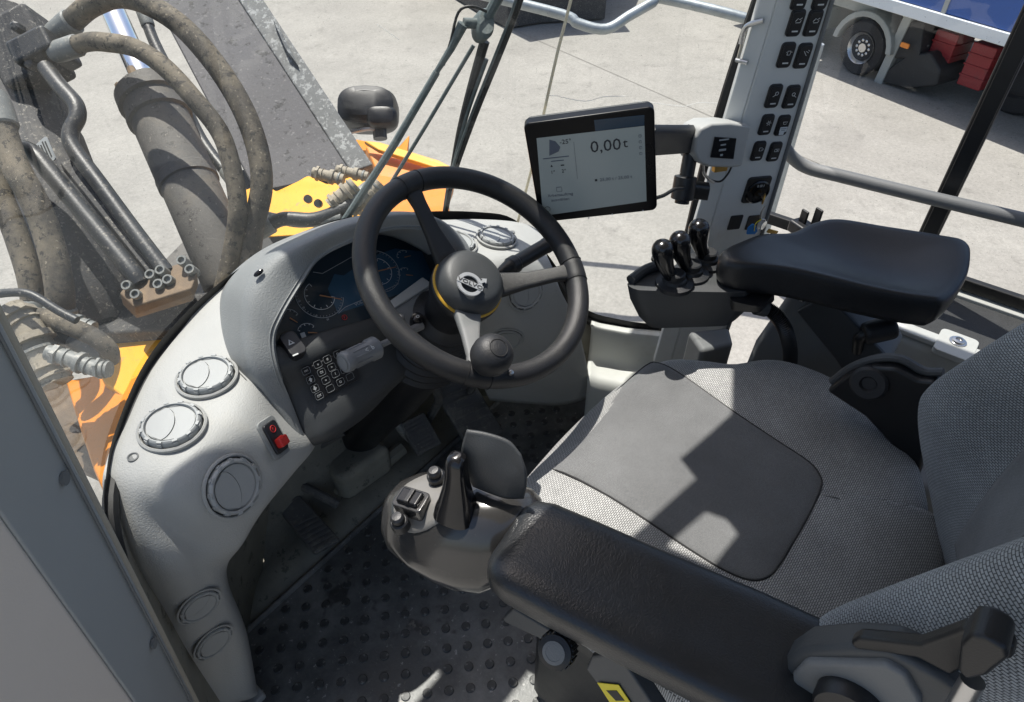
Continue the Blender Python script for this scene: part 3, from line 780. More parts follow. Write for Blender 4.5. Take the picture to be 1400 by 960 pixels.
# joint between the centre and corner pane
ob('joint_seal', tube([onglass(a, b, -.004) for a, b in ((786, -40), (780, 0), (762, 70), (744, 150), (725, 235), (708, 300), (700, 335))], .0032, 6, 2), M_silicone, ws)
# scratches in the glass
for pts in (((765, 132), (800, 138), (825, 132), (855, 131)), ((865, 137), (900, 141), (935, 145), (955, 140), (985, 141)), ((745, 130), (765, 131)), ((515, 33), (545, 54))):
    ob('scratch', tube([onglass(a, b, -.002) for a, b in pts], .0006, 5, 3), M_scratch, ws)

# floor
fl = ob('floor', tr(box(1.5, 1.35, .05, (0, .08, -.025)), Matrix()), M_floor)
tag(fl, 'black rubber cab floor with raised round studs and pale dust', 'floor', kind='structure')
stud_me = mesh('stud', lathe([(.0102, -.002), (.0100, .0022), (.0085, .0034), (.004, .0030), (.001, .0030)], 14))
cand = []
e1 = V((.7071, -.7071, 0))*.0445; e2 = V((-.7071, -.7071, 0))*.0445
o0 = P(498, 873, z=0)
for a in range(-30, 30):
    for b in range(-30, 30):
        p = o0+e1*a+e2*b
        if not (-.6 < p.x < .55 and -.1 < p.y < .735): continue
        q = pix(p)
        if 295 < q[0] < 800 and 560 < q[1] < 985: cand.append(((p-CAM).length, p))
cand.sort(key=lambda t: t[0])
for _, p in cand[:290]:
    M0 = Matrix.Translation(p) @ Matrix.Rotation(random.random()*6, 4, 'Z') @ Matrix.Diagonal((1, 1, .8+.5*random.random(), 1))
    ob('stud', stud_me, M_stud, fl, M0)
ob('mat_edge', tube([V((-.62, .752, .004)), V((0, .752, .004)), V((.6, .752, .004))], .007, 8, 4), M_floor, fl)
# footwell in front of the mat
fwl = ob('footwell', ([V((-.52, .75, -.01)), V((.45, .75, -.01)), V((.42, .84, .01)), V((-.42, .84, .01)), V((.30, .92, .16)), V((-.26, .90, .16)), V((.24, .935, .40)), V((-.2, .915, .40))],
        [(0, 1, 2, 3), (3, 2, 4, 5), (5, 4, 6, 7)]), M_floord, solid=.012)
tag(fwl, 'dusty dark footwell board rising behind the pedals', 'footwell', kind='structure')
for a in range(7):
    for b in range(2):
        ob('stud', stud_me, M_floor, fwl, Matrix.Translation((-.10+a*.05+.02*b, .79+.04*b, .001+.008*b)))
cw = []
for k in range(4):
    rw_ = []
    for j in range(60):
        p = gp(0, j/59); q = V((p.x, p.y, p.z*(1-k/3)+.0*k))-gn(p)*(.004+.0*k)
        rw_.append(q)
    cw.append(rw_)
ob('front_bulkhead', grid(cw), M_floord, fwl, solid=.01, off=0)
def blockp(name, px, z, th, m, par, bevel=.01):
    return ob(name, prism3([P(a, b, z=z) for a, b in px], V((0, 0, -th))), m, par, bevel=bevel)
fb1 = thing('floor_cover', 'dusty olive cover box on the footwell with a round cap', 'cover box', P(470, 620, z=.03))
blockp('cover', [(428, 612), (488, 575), (508, 590), (535, 610), (470, 655), (455, 650)], .12, .1, M_floord, fb1, .02)
ob('cap', tr(lathe([(.045, -.02), (.045, .012), (.036, .02), (.01, .02)], 24), fr(P(485, 594, z=.12), (0, -.25, 1))), M_floord, fb1)
fb2 = thing('floor_cover', 'low dusty cover plate with embossed round plug beside the left pedal', 'cover box', P(445, 640, z=.02))
blockp('cover', [(408, 645), (440, 622), (470, 660), (462, 672), (442, 672)], .06, .05, M_floord, fb2, .015)
ob('plug', tr(lathe([(.026, -.01), (.026, .006), (.02, .009), (.018, .006), (.004, .006)], 20), fr(P(447, 642, z=.06), (0, -.1, 1))), M_floord, fb2)
bar_ = tube([P(478, 672, z=.03), P(550, 612, z=.05)], .02, 8)
t = ob('floor_rail', bar_, M_floord); tag(t, 'dusty round rail along the footwell between cover boxes and mat', 'rail')
clut = thing('valve_bracket', 'dusty bolted bracket and short pipe beside the steering column foot', 'bracket', P(505, 575, z=.1))
blockp('plate', [(470, 560), (520, 535), (545, 560), (500, 588)], .17, .02, M_floord, clut, .004)
for q in ((482, 562), (516, 545), (530, 560), (502, 578)):
    ob('bolt', tr(lathe([(.010, 0), (.010, .010), (.006, .013)], 6), fr(P(*q, z=.171), (0, -.1, 1))), M_fit2, clut)
ob('pipe', tube([P(540, 575, z=.17), P(550, 590, z=.14), P(560, 600, z=.09), P(575, 612, z=.03)], .010, 10, 4), M_fit2, clut)
ob('hinge', tube([P(385, 640, z=.12), P(470, 590, z=.2)], .010, 10), M_pedal, clut)
# pedals
def pedal(label, quad, z0, z1, nrib, arm):
    q = [P(*quad[0], z=z1), P(*quad[1], z=z1), P(*quad[2], z=z0), P(*quad[3], z=z0)]
    t = thing('pedal', label, 'pedal', (q[2]+q[3])/2, 'foot pedals')
    n = (q[1]-q[0]).cross(q[3]-q[0]).normalized()
    if n.z < 0: n = -n
    ob('pad', prism3(q, -n*.018), M_pedal, t, bevel=.006)
    for k in range(nrib):
        u = (k+.7)/(nrib+.4)
        if nrib > 12 and .38 < u < .6: continue
        a, b = q[0].lerp(q[3], u), q[1].lerp(q[2], u)
        a2, b2 = a.lerp(b, .08), a.lerp(b, .92)
        s = (q[3]-q[0]).normalized()*.0028
        ob('tread_rib', prism3([a2-s, b2-s, b2+s, a2+s], n*.004), M_pedal, t)
    if arm: ob('arm', tube([P(*p[:2], z=p[2]) for p in arm], .012, 8, 4), M_pedal, t)
    return t
pedal('large left foot pedal with ribbed dusty tread near the dash leg', [(352, 664), (386, 650), (466, 738), (430, 758)], .06, .13, 17, ((386, 655, .12), (420, 668, .11), (462, 690, .07)))
pedal('small middle pedal with fine ribbed black pad', [(545, 580), (580, 562), (605, 606), (572, 624)], .10, .16, 9, ((585, 575, .1), (600, 545, .2), (585, 515, .35)))
pedal('long right accelerator pedal with coarse ridges, under the steering wheel', [(590, 530), (640, 508), (690, 590), (640, 612)], .07, .17, 8, ((640, 540, .12), (650, 520, .2)))

# ------------------------------------------------------------------ dashboard
dash = thing('dashboard', 'grey wrap-around dashboard with round air vents and instrument hood', 'dashboard', (-.3, .66, 0))
def row(*pts):
    out = []
    for p in pts:
        if len(p) == 4: out.append(P(p[0], p[1], y=p[2]))
        else: out.append(P(p[0], p[1], z=p[2]))
    return out
cols = []
Yl = 'y'
def col_(*pts): cols.append(row(*pts))
col_((262, 962, .68, 1), (268, 962, .64, 1), (280, 962, .60, 1), (296, 962, .585, 1), (318, 958, .58, 1), (346, 952, .592, 1), (348, 948, .68, 1))
col_((232, 900, .68, 1), (240, 900, .63, 1), (254, 900, .595, 1), (280, 895, .58, 1), (305, 885, .578, 1), (330, 872, .592, 1), (333, 866, .68, 1))
col_((200, 830, .68, 1), (214, 830, .62, 1), (236, 828, .59, 1), (260, 825, .578, 1), (283, 815, .576, 1), (305, 806, .59, 1), (308, 800, .68, 1))
col_((172, 750, .66, 1), (186, 755, .61, 1), (206, 760, .59, 1), (232, 765, .575, 1), (262, 770, .57, 1), (302, 772, .585, 1), (308, 766, .68, 1))
col_((146, 668, .68), (164, 676, .68), (190, 692, .668), (222, 712, .635), (265, 735, .585), (320, 744, .53), (328, 738, .49))
col_((150, 630, .698), (168, 632, .70), (208, 645, .697), (245, 672, .675), (290, 702, .62), (338, 715, .555), (346, 706, .51))
col_((168, 588, .698), (186, 590, .70), (237, 590, .70), (272, 628, .69), (315, 660, .635), (356, 688, .575), (366, 678, .53))
col_((190, 540, .698), (206, 545, .70), (260, 553, .70), (302, 592, .69), (342, 628, .64), (388, 648, .575), (400, 640, .53))
col_((222, 486, .698), (240, 494, .70), (288, 520, .70), (330, 560, .69), (372, 596, .64), (420, 609, .57), (430, 600, .53))
col_((262, 430, .698), (276, 440, .70), (320, 470, .70), (352, 505, .685), (378, 540, .64), (410, 580, .58), (425, 575, .54))
col_((305, 388, .698), (318, 400, .70), (350, 430, .69), (370, 460, .66), (380, 490, .62), (400, 530, .56), (410, 530, .52))
wing = patch(cols, 110, 56)
ob('wing', wing, M_dash, dash, solid=.012, off=0, sharp=60)
# raised border bead along the glass edge
ob('edge_bead', tube([c[0].lerp(c[1], .75)+V((0, 0, .001)) for c in cols[3:]], .0035, 8, 6), M_dash, dash)
# low plinth at the foot of the leg
ob('leg_foot', tr(box(.13, .10, .02), Matrix.Translation((-.60, .65, .012))), M_dash, dash, bevel=.006)
# hood
hd = [((421, 608, .572), (404, 596, .60), (384, 585, .625)),
      ((397, 548, .65), (366, 546, .668), (343, 530, .688)),
      ((379, 505, .71), (338, 498, .728), (312, 492, .698)),
      ((372, 463, .75), (331, 440, .775), (299, 440, .698)),
      ((384, 430, .775), (336, 395, .81), (303, 392, .69)),
      ((413, 382, .80), (366, 354, .838), (345, 350, .69)),
      ((436, 352, .815), (420, 326, .853), (400, 322, .69)),
      ((480, 329, .83), (480, 301, .863), (480, 298, .69)),
      ((530, 313, .835), (540, 290, .863), (552, 300, .67)),
      ((581, 313, .83), (593, 297, .848), (612, 310, .63)),
      ((611, 332, .80), (623, 319, .80), (640, 332, .61)),
      ((627, 357, .75), (641, 353, .74), (653, 364, .60)),
      ((634, 392, .69), (650, 394, .67), (662, 402, .58))]
hrows = [[], [], [], [], [], []]
for i, (l_, c_, b_) in enumerate(hd):
    l3, c3, b3 = P(l_[0], l_[1], z=l_[2]), P(c_[0], c_[1], z=c_[2]), P(b_[0], b_[1], z=b_[2])
    k = min(1, i/3) if i < 7 else min(1, (12-i)/3)
    hrows[0].append(l3+V((0, .085*k+.02, -.035*k-.02)))
    hrows[1].append(l3+V((0, .006, -.004)))
    hrows[2].append(l3.lerp(c3, .06)+V((0, -.001, .003)))
    hrows[3].append(l3.lerp(c3, .85)+V((0, -.004, .003)))
    hrows[4].append(c3.lerp(b3, .18)+V((0, .004, .002)))
    hrows[5].append(b3)
hood = patch([list(r) for r in zip(*hrows)], 90, 44)
ob('hood', hood, M_dash2, dash, solid=.006, off=-1, sharp=50)
ob('hood_seam', tube([P(b_[0], b_[1], z=b_[2])+V((0, 0, .006)) for l_, c_, b_ in hd[:5]], .0014, 6, 6), M_seal, dash)
sc_ = P(352, 371, z=.832)
ob('hood_sensor', tr(lathe([(.007, -.004), (.007, .0015), (.004, .004), (.001, .004)], 14), fr(sc_+V((.0, -.002, -.002)), (-.35, -.5, .8)) @ Matrix.Diagonal((1.3, .55, .6, 1))), M_gloss, dash)
# cluster face
CN = V((0, -.62, .785)).normalized()
CP0 = P(480, 400, z=.725)
def CL(px, py, off=0.0): return P(px, py, pl=(CP0+CN*off, CN))
cx_ = (CL(560, 365)-CL(430, 425)).normalized()
clo = ob('instrument_cluster', prism3([CL(*p) for p in ((362, 475), (378, 430), (405, 385), (432, 345), (480, 318), (560, 300), (615, 315), (640, 350), (640, 385), (600, 398), (520, 440), (440, 478), (395, 505))], -CN*.02), M_cluster, dash)
clo['label'] = 'dark instrument cluster with gauges and a display painted with blue sky reflection'
def cshape(name, pts, m, off, par=clo, th=.0006):
    return ob(name, prism3([CL(*p, off) for p in pts], CN*th), m, par)
cshape('display', [(457, 375), (470, 377), (505, 352), (540, 340), (585, 345), (592, 380), (560, 398), (470, 426), (462, 430), (460, 424), (448, 395)], M_screen_sky, .0006)
def cline(pts, m, off=.0016, r=.0006, nm='print_line'):
    ob(nm, tube([CL(*p, off) for p in pts], r, 5), m, clo)
cline([(428, 372), (441, 374), (480, 352), (510, 342)], M_printdim)
cline([(463, 428), (472, 420), (500, 408), (520, 400), (545, 388)], M_printdim)
def gauge(cpx, r, a0, a1, nt_, needle, big=True):
    c = CL(*cpx, .0015)
    M0 = fr(c, CN, cx_)
    th0, th1 = math.radians(a0), math.radians(a1)
    def pt(rr, a): return M0 @ V((rr*math.cos(a), rr*math.sin(a), 0))
    ob('gauge_ring', tube([pt(r, th0+(th1-th0)*k/40) for k in range(41)], .0006, 5), M_printdim, clo)
    if big: ob('gauge_ring', tube([pt(r*.63, th0+(th1-th0)*k/40) for k in range(41)], .0005, 5), M_print, clo)
    rt_ = r*.63 if big else r
    for k in range(nt_):
        a = th0+(th1-th0)*k/(nt_-1)
        ob('tick', tube([pt(rt_*.93, a), pt(rt_*.78 if k % 2 == 0 else rt_*.86, a)], .0006, 4), M_print, clo)
    if big:
        for k in range(29):
            a = th0+(th1-th0)*k/28
            ob('tick', tube([pt(r*.96, a), pt(r*.9, a)], .0004, 4), M_printdim, clo)
    a = math.radians(needle)
    ob('needle', tube([pt(0, a)+CN*.001, pt(r*.92, a)+CN*.001], [.0012, .0007], 5), M_orange_print, clo)
gauge((437, 404), .042, 100, 330, 9, -36)
gauge((517, 371), .042, 60, -200, 9, -10)
gauge((421, 455), .017, 140, 20, 5, -28, False)
gauge((396, 435), .016, 110, 0, 5, -60, False)
gauge((553, 352), .015, 160, 40, 5, -10, False)
gauge((555, 376), .015, 160, 40, 5, -30, False)
text('VOLVO', .0085, fr(CL(494, 413, .0015), CN, cx_), M_printdim, clo)
for tx, q, s in (('20', (448, 437), .005), ('10', (432, 432), .005), ('40', (415, 421), .005), ('50', (409, 412), .005)):
    text(tx, s, fr(CL(*q, .0015), CN, cx_), M_printdim, clo)
M0 = fr(CL(471, 434, .0018), CN, cx_)
ob('warning_ring', tr(tube([(0.0045*math.cos(a*math.tau/16), .0045*math.sin(a*math.tau/16), 0) for a in range(16)], .0006, 5, closed=True), M0), M_redprint, clo)
text('P', .006, M0, M_redprint, clo)
cshape('fuel_symbol', [(410, 456), (416, 454), (419, 461), (413, 463)], M_printdim, .0012)
# console below the cluster
con = [row((360, 480, .715), (378, 450, .735), (372, 440, .74)),]
crow = [[CL(364, 478, .001), CL(395, 470, .001), CL(440, 455, .001), CL(520, 432, .001), CL(590, 398, .001), CL(640, 380, .001)],
        [CL(374, 500, .004), CL(405, 492, .003), CL(445, 478, .003), CL(520, 446, .003), CL(590, 410, .003), CL(640, 392, .003)],
        row((392, 540, .645), (420, 528, .646), (455, 512, .643), (515, 480, .636), (575, 440, .634), (640, 420, .62)),
        row((410, 580, .60), (438, 570, .605), (475, 550, .605), (525, 515, .60), (580, 470, .60), (640, 440, .60)),
        row((424, 606, .565), (450, 596, .57), (490, 570, .57), (530, 530, .575), (585, 490, .57), (640, 460, .57)),
        row((440, 598, .53), (470, 585, .53), (505, 560, .53), (545, 520, .53), (595, 485, .53), (640, 460, .53))]
consurf = patch(crow, 40, 40)
ob('lower_console', consurf, M_console, dash, solid=.01, off=0, sharp=60)
kh = [hit(consurf, a, b)[0] for a, b in ((412, 506), (466, 480), (484, 518), (438, 546))]
KN = ((kh[1]-kh[0]).cross(kh[3]-kh[0]).normalized()+(kh[2]-kh[1]).cross(kh[3]-kh[1]).normalized()).normalized()
if KN.z < 0: KN = -KN
KP = max(kh, key=lambda p: p.dot(KN))+KN*.0065
hz_p, hz_n = hit(consurf, 399, 476)
def KP_(px, py, off=0.0): return P(px, py, pl=(KP+KN*off, KN))
kx = (KP_(490, 490)-KP_(430, 520)).normalized()
# hazard switch
hz = ob('hazard_switch', tr(prism(rrect(.030, .048, .010), -.02, .006), fr(hz_p+hz_n*.010, hz_n, kx)), M_key, dash, bevel=.002)
Mh = fr(P(397, 468, pl=(hz_p+hz_n*.0163, hz_n)), hz_n, kx)
ob('triangle', tr(prism([(-.0055, -.0045), (.0055, -.0045), (0, .0055)], 0, .0006), Mh), M_print, hz)
ob('triangle_core', tr(prism([(-.0022, -.0026), (.0022, -.0026), (0, .0018)], .0006, .001), Mh), M_key, hz)
ob('bar_mark', tr(box(.010, .0025, .0008), fr(P(404, 485, pl=(hz_p+hz_n*.0163, hz_n)), hz_n, kx)), M_print, hz)
# keypad
kp_ = ob('keypad', tr(prism(rrect(.082, .060, .008), -.02, .003), fr(KP_(458, 510, .002), KN, kx)), M_key, dash, bevel=.002)
cells = [((418, 507), 'ESC'), ((424, 519), 'A'), ((430, 531), 'V'), ((436, 541), 'OK'), ((434, 498), 'o'), ((447, 491), '#'), ((461, 484), 'D'),
         ((439, 509), 'OI'), ((453, 502), '='), ((466, 495), '+'), ((445, 520), '='), ((458, 511), '1'), ((470, 505), ' '), ((451, 531), ' '), ((465, 522), 'O'), ((478, 515), ' ')]
kme = mesh('key', prism(rrect(.0145, .0125, .003), 0, .0015))
ring_ = rrect(.0138, .0118, .0028, 3)
krm = mesh('key_outline', tube([(x, y, .0017) for x, y in ring_], .00024, 4, closed=True))
for q, s in cells:
    Mk = fr(KP_(*q, .005), KN, kx)
    k_ = ob('key', kme, M_black, kp_, Mk)
    ob('key_outline', krm, M_printdim, k_, Mk)
    if s == 'A': ob('arrow', tr(prism([(-.0035, -.0005), (0, .004), (.0035, -.0005), (.0014, -.0005), (.0014, -.004), (-.0014, -.004), (-.0014, -.0005)], .0015, .002), Mk), M_print, k_)
    elif s == 'V': ob('arrow', tr(prism([(-.0035, .0005), (-.0014, .0005), (-.0014, .004), (.0014, .004), (.0014, .0005), (.0035, .0005), (0, -.004)], .0015, .002), Mk), M_print, k_)
    elif s.strip(): text(s, .006 if len(s) < 3 else .004, Mk @ Matrix.Translation((0, 0, .002)), M_print, k_, ext=.0002)
# parking brake switch
pbp, PN = hit(wing, 370, 600); pbp = pbp+PN*.0075
pbx = (P(385, 590, pl=(pbp, PN))-P(355, 612, pl=(pbp, PN))).normalized()
pb = ob('parking_brake_switch', tr(prism(rrect(.030, .052, .006), -.015, .006), fr(pbp, PN, pbx)), M_key, dash, bevel=.002)
pb['label'] = 'black rocker with red lever for the parking brake'
ob('rocker', tr(box(.020, .016, .014, (.001, -.010, .010)), fr(pbp, PN, pbx)), M_red, pb, bevel=.003)
Mr = fr(pbp, PN, pbx) @ Matrix.Translation((0, .014, .0068))
ob('symbol_ring', tr(tube([(.0055*math.cos(a*math.tau/16), .0055*math.sin(a*math.tau/16), 0) for a in range(16)], .0006, 5, closed=True), Mr), M_redprint, pb)
text('P', .007, Mr, M_redprint, pb)
ob('recess_frame', tr(prism(rrect(.042, .066, .008), -.004, .0015), fr(pbp, PN, pbx)), M_dash2, dash, bevel=.001)
# air vents
def vent_meshes():
    n = 72
    flange = mesh('vent_flange', lathe([(.5, -.2), (1.0, -.16), (1.05, -.03), (1.045, .03), (.99, .07), (.955, .05), (.945, -.06)], n))
    gap = mesh('vent_gap', lathe([(.93, -.05), (.9, -.03), (.87, -.05)], n))
    bz_ = lathe([(.6, -.06), (.885, -.06), (.885, .12), (.865, .19), (.82, .235), (.775, .225), (.755, .17), (.74, .10)], n)
    bm2 = [bz_]
    for k in range(12):
        a = math.tau*(k+.5)/12
        M1 = Matrix.Rotation(a, 4, 'Z') @ Matrix.Translation((.845, 0, .215))
        bm2.append(tr(box(.085, .15, .07), M1))
        M1 = Matrix.Rotation(a, 4, 'Z') @ Matrix.Translation((.895, 0, .10))
        bm2.append(tr(box(.05, .13, .16), M1))
    bez = mesh('vent_bezel', join(*bm2))
    def half(sgn):
        # the two halves of the shutter disc, slightly staggered in height
        arc = [(-.30+.42*math.cos(a), .70*math.sin(a)) for a in [math.radians(-84+168*k/16) for k in range(17)]]
        rim = [(.715*math.cos(a), .715*math.sin(a)) for a in [math.radians(t) for t in ([-76+k*152/16 for k in range(17)] if sgn > 0 else [76+k*208/22 for k in range(23)])]]
        if sgn > 0: poly = rim+[(x+.012, y) for x, y in arc[::-1]]
        else: poly = rim+[(x-.012, y) for x, y in arc]
        return prism(poly, .03, .16 if sgn > 0 else .185)
    disc = mesh('vent_disc', half(1)); disc2 = mesh('vent_disc', half(-1))
    back = mesh('vent_back', lathe([(.74, -.02), (.73, .06), (.01, .06)], 48))
    return flange, bez, disc, disc2, back, gap
VM = vent_meshes()
M_gap = mat('vent shadow gap', (.07, .07, .068), .8, var=.2)
def vent(px, surf, R, xd, lift=.004, flat=1.0, tilt=0.0, m=M_vent, blend=None):
    p, n = hit(surf, *px)
    ns = [hit(surf, px[0]+a, px[1]+b)[1] for a, b in ((-14, 0), (14, 0), (0, -12), (0, 12))]
    n = (n+ns[0]+ns[1]+ns[2]+ns[3]).normalized()
    if blend: n = (n*(1-blend[0])+V(blend[1]).normalized()*blend[0]).normalized()
    M0 = fr(p+n*(.006+lift), n, xd) @ Matrix.Rotation(tilt, 4, 'Z') @ Matrix.Diagonal((R, R, R*flat, 1))
    f_ = ob('air_vent', VM[0], M_dash, dash, M0)
    ob('bezel', VM[1], m, f_, M0, bevel=.0012); ob('shutter', VM[2], m, f_, M0, bevel=.001); ob('shutter', VM[3], m, f_, M0, bevel=.001)
    ob('backing', VM[4], M_gap, f_, M0); ob('gap_ring', VM[5], M_gap, f_, M0)
vent((285, 521), wing, .046, (1, -.8, 0))
vent((238, 589), wing, .047, (1, -.8, 0))
vent((312, 664), wing, .047, (1, -.3, 0), flat=.8, lift=.006)
vent((270, 825), wing, .034, (1, 0, 0), flat=.45, tilt=-1.2, lift=.002)
vent((289, 875), wing, .034, (1, 0, 0), flat=.45, tilt=-1.2, lift=.002)
scw = hit(wing, 184, 629)[0]+V((0, 0, .0065))
ob('trim_screw', tr(lathe([(.008, -.002), (.008, .001), (.0065, .0015), (.005, -.0005), (.002, -.0005)], 16), fr(scw, (0, -.05, 1))), M_panel, dash)
# right wing
rw = [row((560, 300, .655), (600, 304, .635), (650, 303, .62), (700, 306, .605), (728, 314, .595), (752, 336, .585)),
      row((568, 308, .655), (604, 310, .64), (650, 310, .625), (698, 313, .61), (724, 320, .60), (748, 340, .588)),
      row((600, 330, .65), (622, 335, .64), (652, 334, .63), (682, 332, .62), (712, 336, .61), (746, 350, .592)),
      row((630, 366, .64), (645, 368, .632), (660, 366, .625), (690, 358, .618), (722, 356, .605), (752, 364, .58)),
      row((640, 400, .585), (660, 400, .58), (680, 398, .572), (706, 396, .56), (735, 394, .55), (764, 394, .535)),
      row((640, 455, .46), (665, 455, .46), (690, 455, .455), (715, 455, .45), (750, 450, .43), (786, 440, .42)),
      row((650, 500, .30), (680, 502, .30), (710, 505, .29), (740, 505, .28), (775, 500, .26), (800, 492, .26)),
      row((670, 545, .12), (700, 548, .12), (730, 550, .11), (760, 552, .09), (785, 548, .09), (808, 540, .09))]
rwing = patch(rw, 60, 50)
ob('right_wing', rwing, M_dash, dash, solid=.012, off=0, sharp=60)
vent((622, 338), rwing, .046, (1, -.8, 0), flat=.8, lift=.006)
vent((678, 331), rwing, .045, (1, -.8, 0), flat=.8, lift=.006)
vent((716, 398), rwing, .043, (1, -.4, 0), flat=.5)
vent((692, 462), rwing, .041, (1, -.3, 0), flat=.35, m=M_dash2, lift=0)
ob('trim_screw', tr(lathe([(.007, -.002), (.007, .001), (.004, .0015)], 14), fr(hit(rwing, 700, 321)[0]+V((0, 0, .0065)), (0, 0, 1))), M_panel, dash)
# red switch at the hood's right end
hz2 = ob('hood_switch', tr(box(.022, .03, .02), fr(P(613, 340, z=.775), (-.2, -.6, .75), (1, 0, 0))), M_gloss, dash, bevel=.003)
ob('red_tab', tr(box(.013, .016, .012), fr(P(616, 348, z=.782), (-.2, -.6, .75), (1, 0, 0))), M_red, hz2, bevel=.002)
ob('hood_pocket', prism3([P(a, b, z=c) for a, b, c in ((590, 335, .77), (612, 330, .79), (626, 354, .75), (630, 385, .70), (606, 372, .72))], V((0, .03, -.02))), M_black, dash)

# ------------------------------------------------------------------ steering column
WN = V((0, -.523, .852)).normalized()
WC = V((.008, .459, .8245))
HUB = WC-WN*.052
colm = thing('steering_column', 'black steering column with ribbed boot and grey adjuster bracket', 'steering column', V((.01, .80, .05)))
Mc = fr(HUB, -WN, (1, 0, 0))
ob('upper_shroud', tr(lathe([(.02, -.01), (.05, 0), (.055, .03), (.045, .07), (.045, .12)], 28), Mc), M_black, colm)
prof = [(.045, .09)]
for k in range(8):
    z0 = .10+k*.019; r0 = .060+.004*k
    prof += [(r0-.008, z0), (r0, z0+.006), (r0, z0+.011), (r0-.008, z0+.016)]
prof += [(.07, .26)]
ob('boot', tr(lathe(prof, 32), Mc), M_soft, colm)
ob('lower_housing', tr(lathe([(.07, .245), (.075, .27), (.072, .45), (.06, .60), (.05, .85)], 24), Mc), M_black, colm)
# adjuster bracket
bq = [P(a, b, z=c) for a, b, c in ((524, 428, .715), (588, 388, .725), (601, 396, .72), (598, 430, .70), (560, 456, .695), (541, 452, .70))]
ob('bracket', prism3(bq, V((0, .012, -.03))), M_panel, colm, bevel=.003)
bq2 = [P(a, b, z=c) for a, b, c in ((512, 426, .722), (578, 378, .735), (592, 388, .728), (526, 430, .718))]
ob('bracket_top', prism3(bq2, V((0, .01, -.02))), M_dash, colm, bevel=.003)
bn_ = (bq[1]-bq[0]).cross(bq[3]-bq[0]).normalized()
if bn_.dot(FW) > 0: bn_ = -bn_
kn = ob('adjuster_button', tr(lathe([(.013, -.004), (.013, .006), (.010, .016), (.004, .018), (.001, .018)], 20), fr(P(570, 440, z=.705), bn_)), M_gloss, colm)
text('O', .008, fr(P(570, 440, z=.705)+bn_*.0185, bn_, (1, -.4, 0)), M_print, kn)
for q in ((586, 421), (548, 434)):
    ob('bracket_screw', tr(lathe([(.005, -.002), (.005, .005), (.003, .006)], 10), fr(P(*q, z=.711), bn_)), M_steel, colm)
# left stalk
a, b, c = P(468, 497, z=.735), P(516, 474, z=.722), P(541, 462, z=.715)
dv = (b-a).normalized(); L = (b-a).length
st = ob('left_stalk', tr(lathe([(.001, .001), (.012, .0005), (.0165, .002), (.0178, .006), (.0178, .012), (.0165, .014), (.0165, .05), (.0195, .056), (.0195, L-.004), (.015, L)], 28), fr(a, dv)), M_stalk, colm)
ob('stalk_rod', tube([b, c, c+dv*.06], [.0055, .0055, .008], 10), M_stalk, st)
ob('rod_collar', tr(lathe([(.006, 0), (.0095, .001), (.0095, .012), (.006, .013)], 16), fr(c-dv*.004, dv)), M_steel, st)
ob('end_ring', tr(tube([(.0125*math.cos(k*math.tau/24), .0125*math.sin(k*math.tau/24), 0) for k in range(24)], .0006, 5, closed=True), fr(a, -dv)), M_panel, st)
for k in range(10):
    an = k*math.tau/10
    ob('grip_rib', tr(box(.0016, .0016, .03, (.0168*math.cos(an), .0168*math.sin(an), .033)), fr(a, dv)), M_stalk, st)
sn = (-(FW)-dv*(-FW).dot(dv)).normalized()
text('<  b', .011, fr(a.lerp(b, .62)+sn*.0198, sn, dv), M_print, st, ext=.0003)
# right stalk
a, b, c = P(755, 331, z=.70), P(692, 368, z=.70), P(668, 382, z=.705)
dv = (b-a).normalized(); L = (b-a).length
st = ob('right_stalk', tr(lathe([(.010, 0), (.0165, .004), (.0165, .02), (.0155, .022), (.0155, L-.03), (.018, L-.027), (.018, L-.012), (.015, L-.008), (.014, L), (.006, L+.03)], 24), fr(a, dv)), M_black, colm)
ob('stalk_rod', tube([b+dv*.02, c, c+dv*.05], .0045, 8), M_steel, st)

# ------------------------------------------------------------------ steering wheel
wheel = thing('steering_wheel', 'black three-spoke steering wheel with round spinner knob and silver badge', 'steering wheel', HUB)
def WP(px, py, off=0.0): return P(px, py, pl=(WC+WN*off, WN))
Mw = fr(WC, WN, (1, 0, 0))
RR, rr = .1855, .0195
def rpt(a, r=RR, z=0.0): return Mw @ V((r*math.cos(a), r*math.sin(a), z))
rings = []
N = 120
for k in range(N+1):
    a = math.tau*k/N
    c0 = rpt(a); rad = (c0-WC).normalized()
    rings.append([c0+rad*(rr*.92*math.cos(t))+WN*(rr*1.0*math.sin(t)) for t in [math.tau*j/20 for j in range(20)]])
ob('rim', loft(rings, False), M_rim, wheel)
jp = [WP(556, 250), WP(787, 372), WP(652, 515)]
angs = []
for j in jp:
    l_ = Mw.inverted() @ j; angs.append(math.atan2(l_.y, l_.x))
hubc = HUB
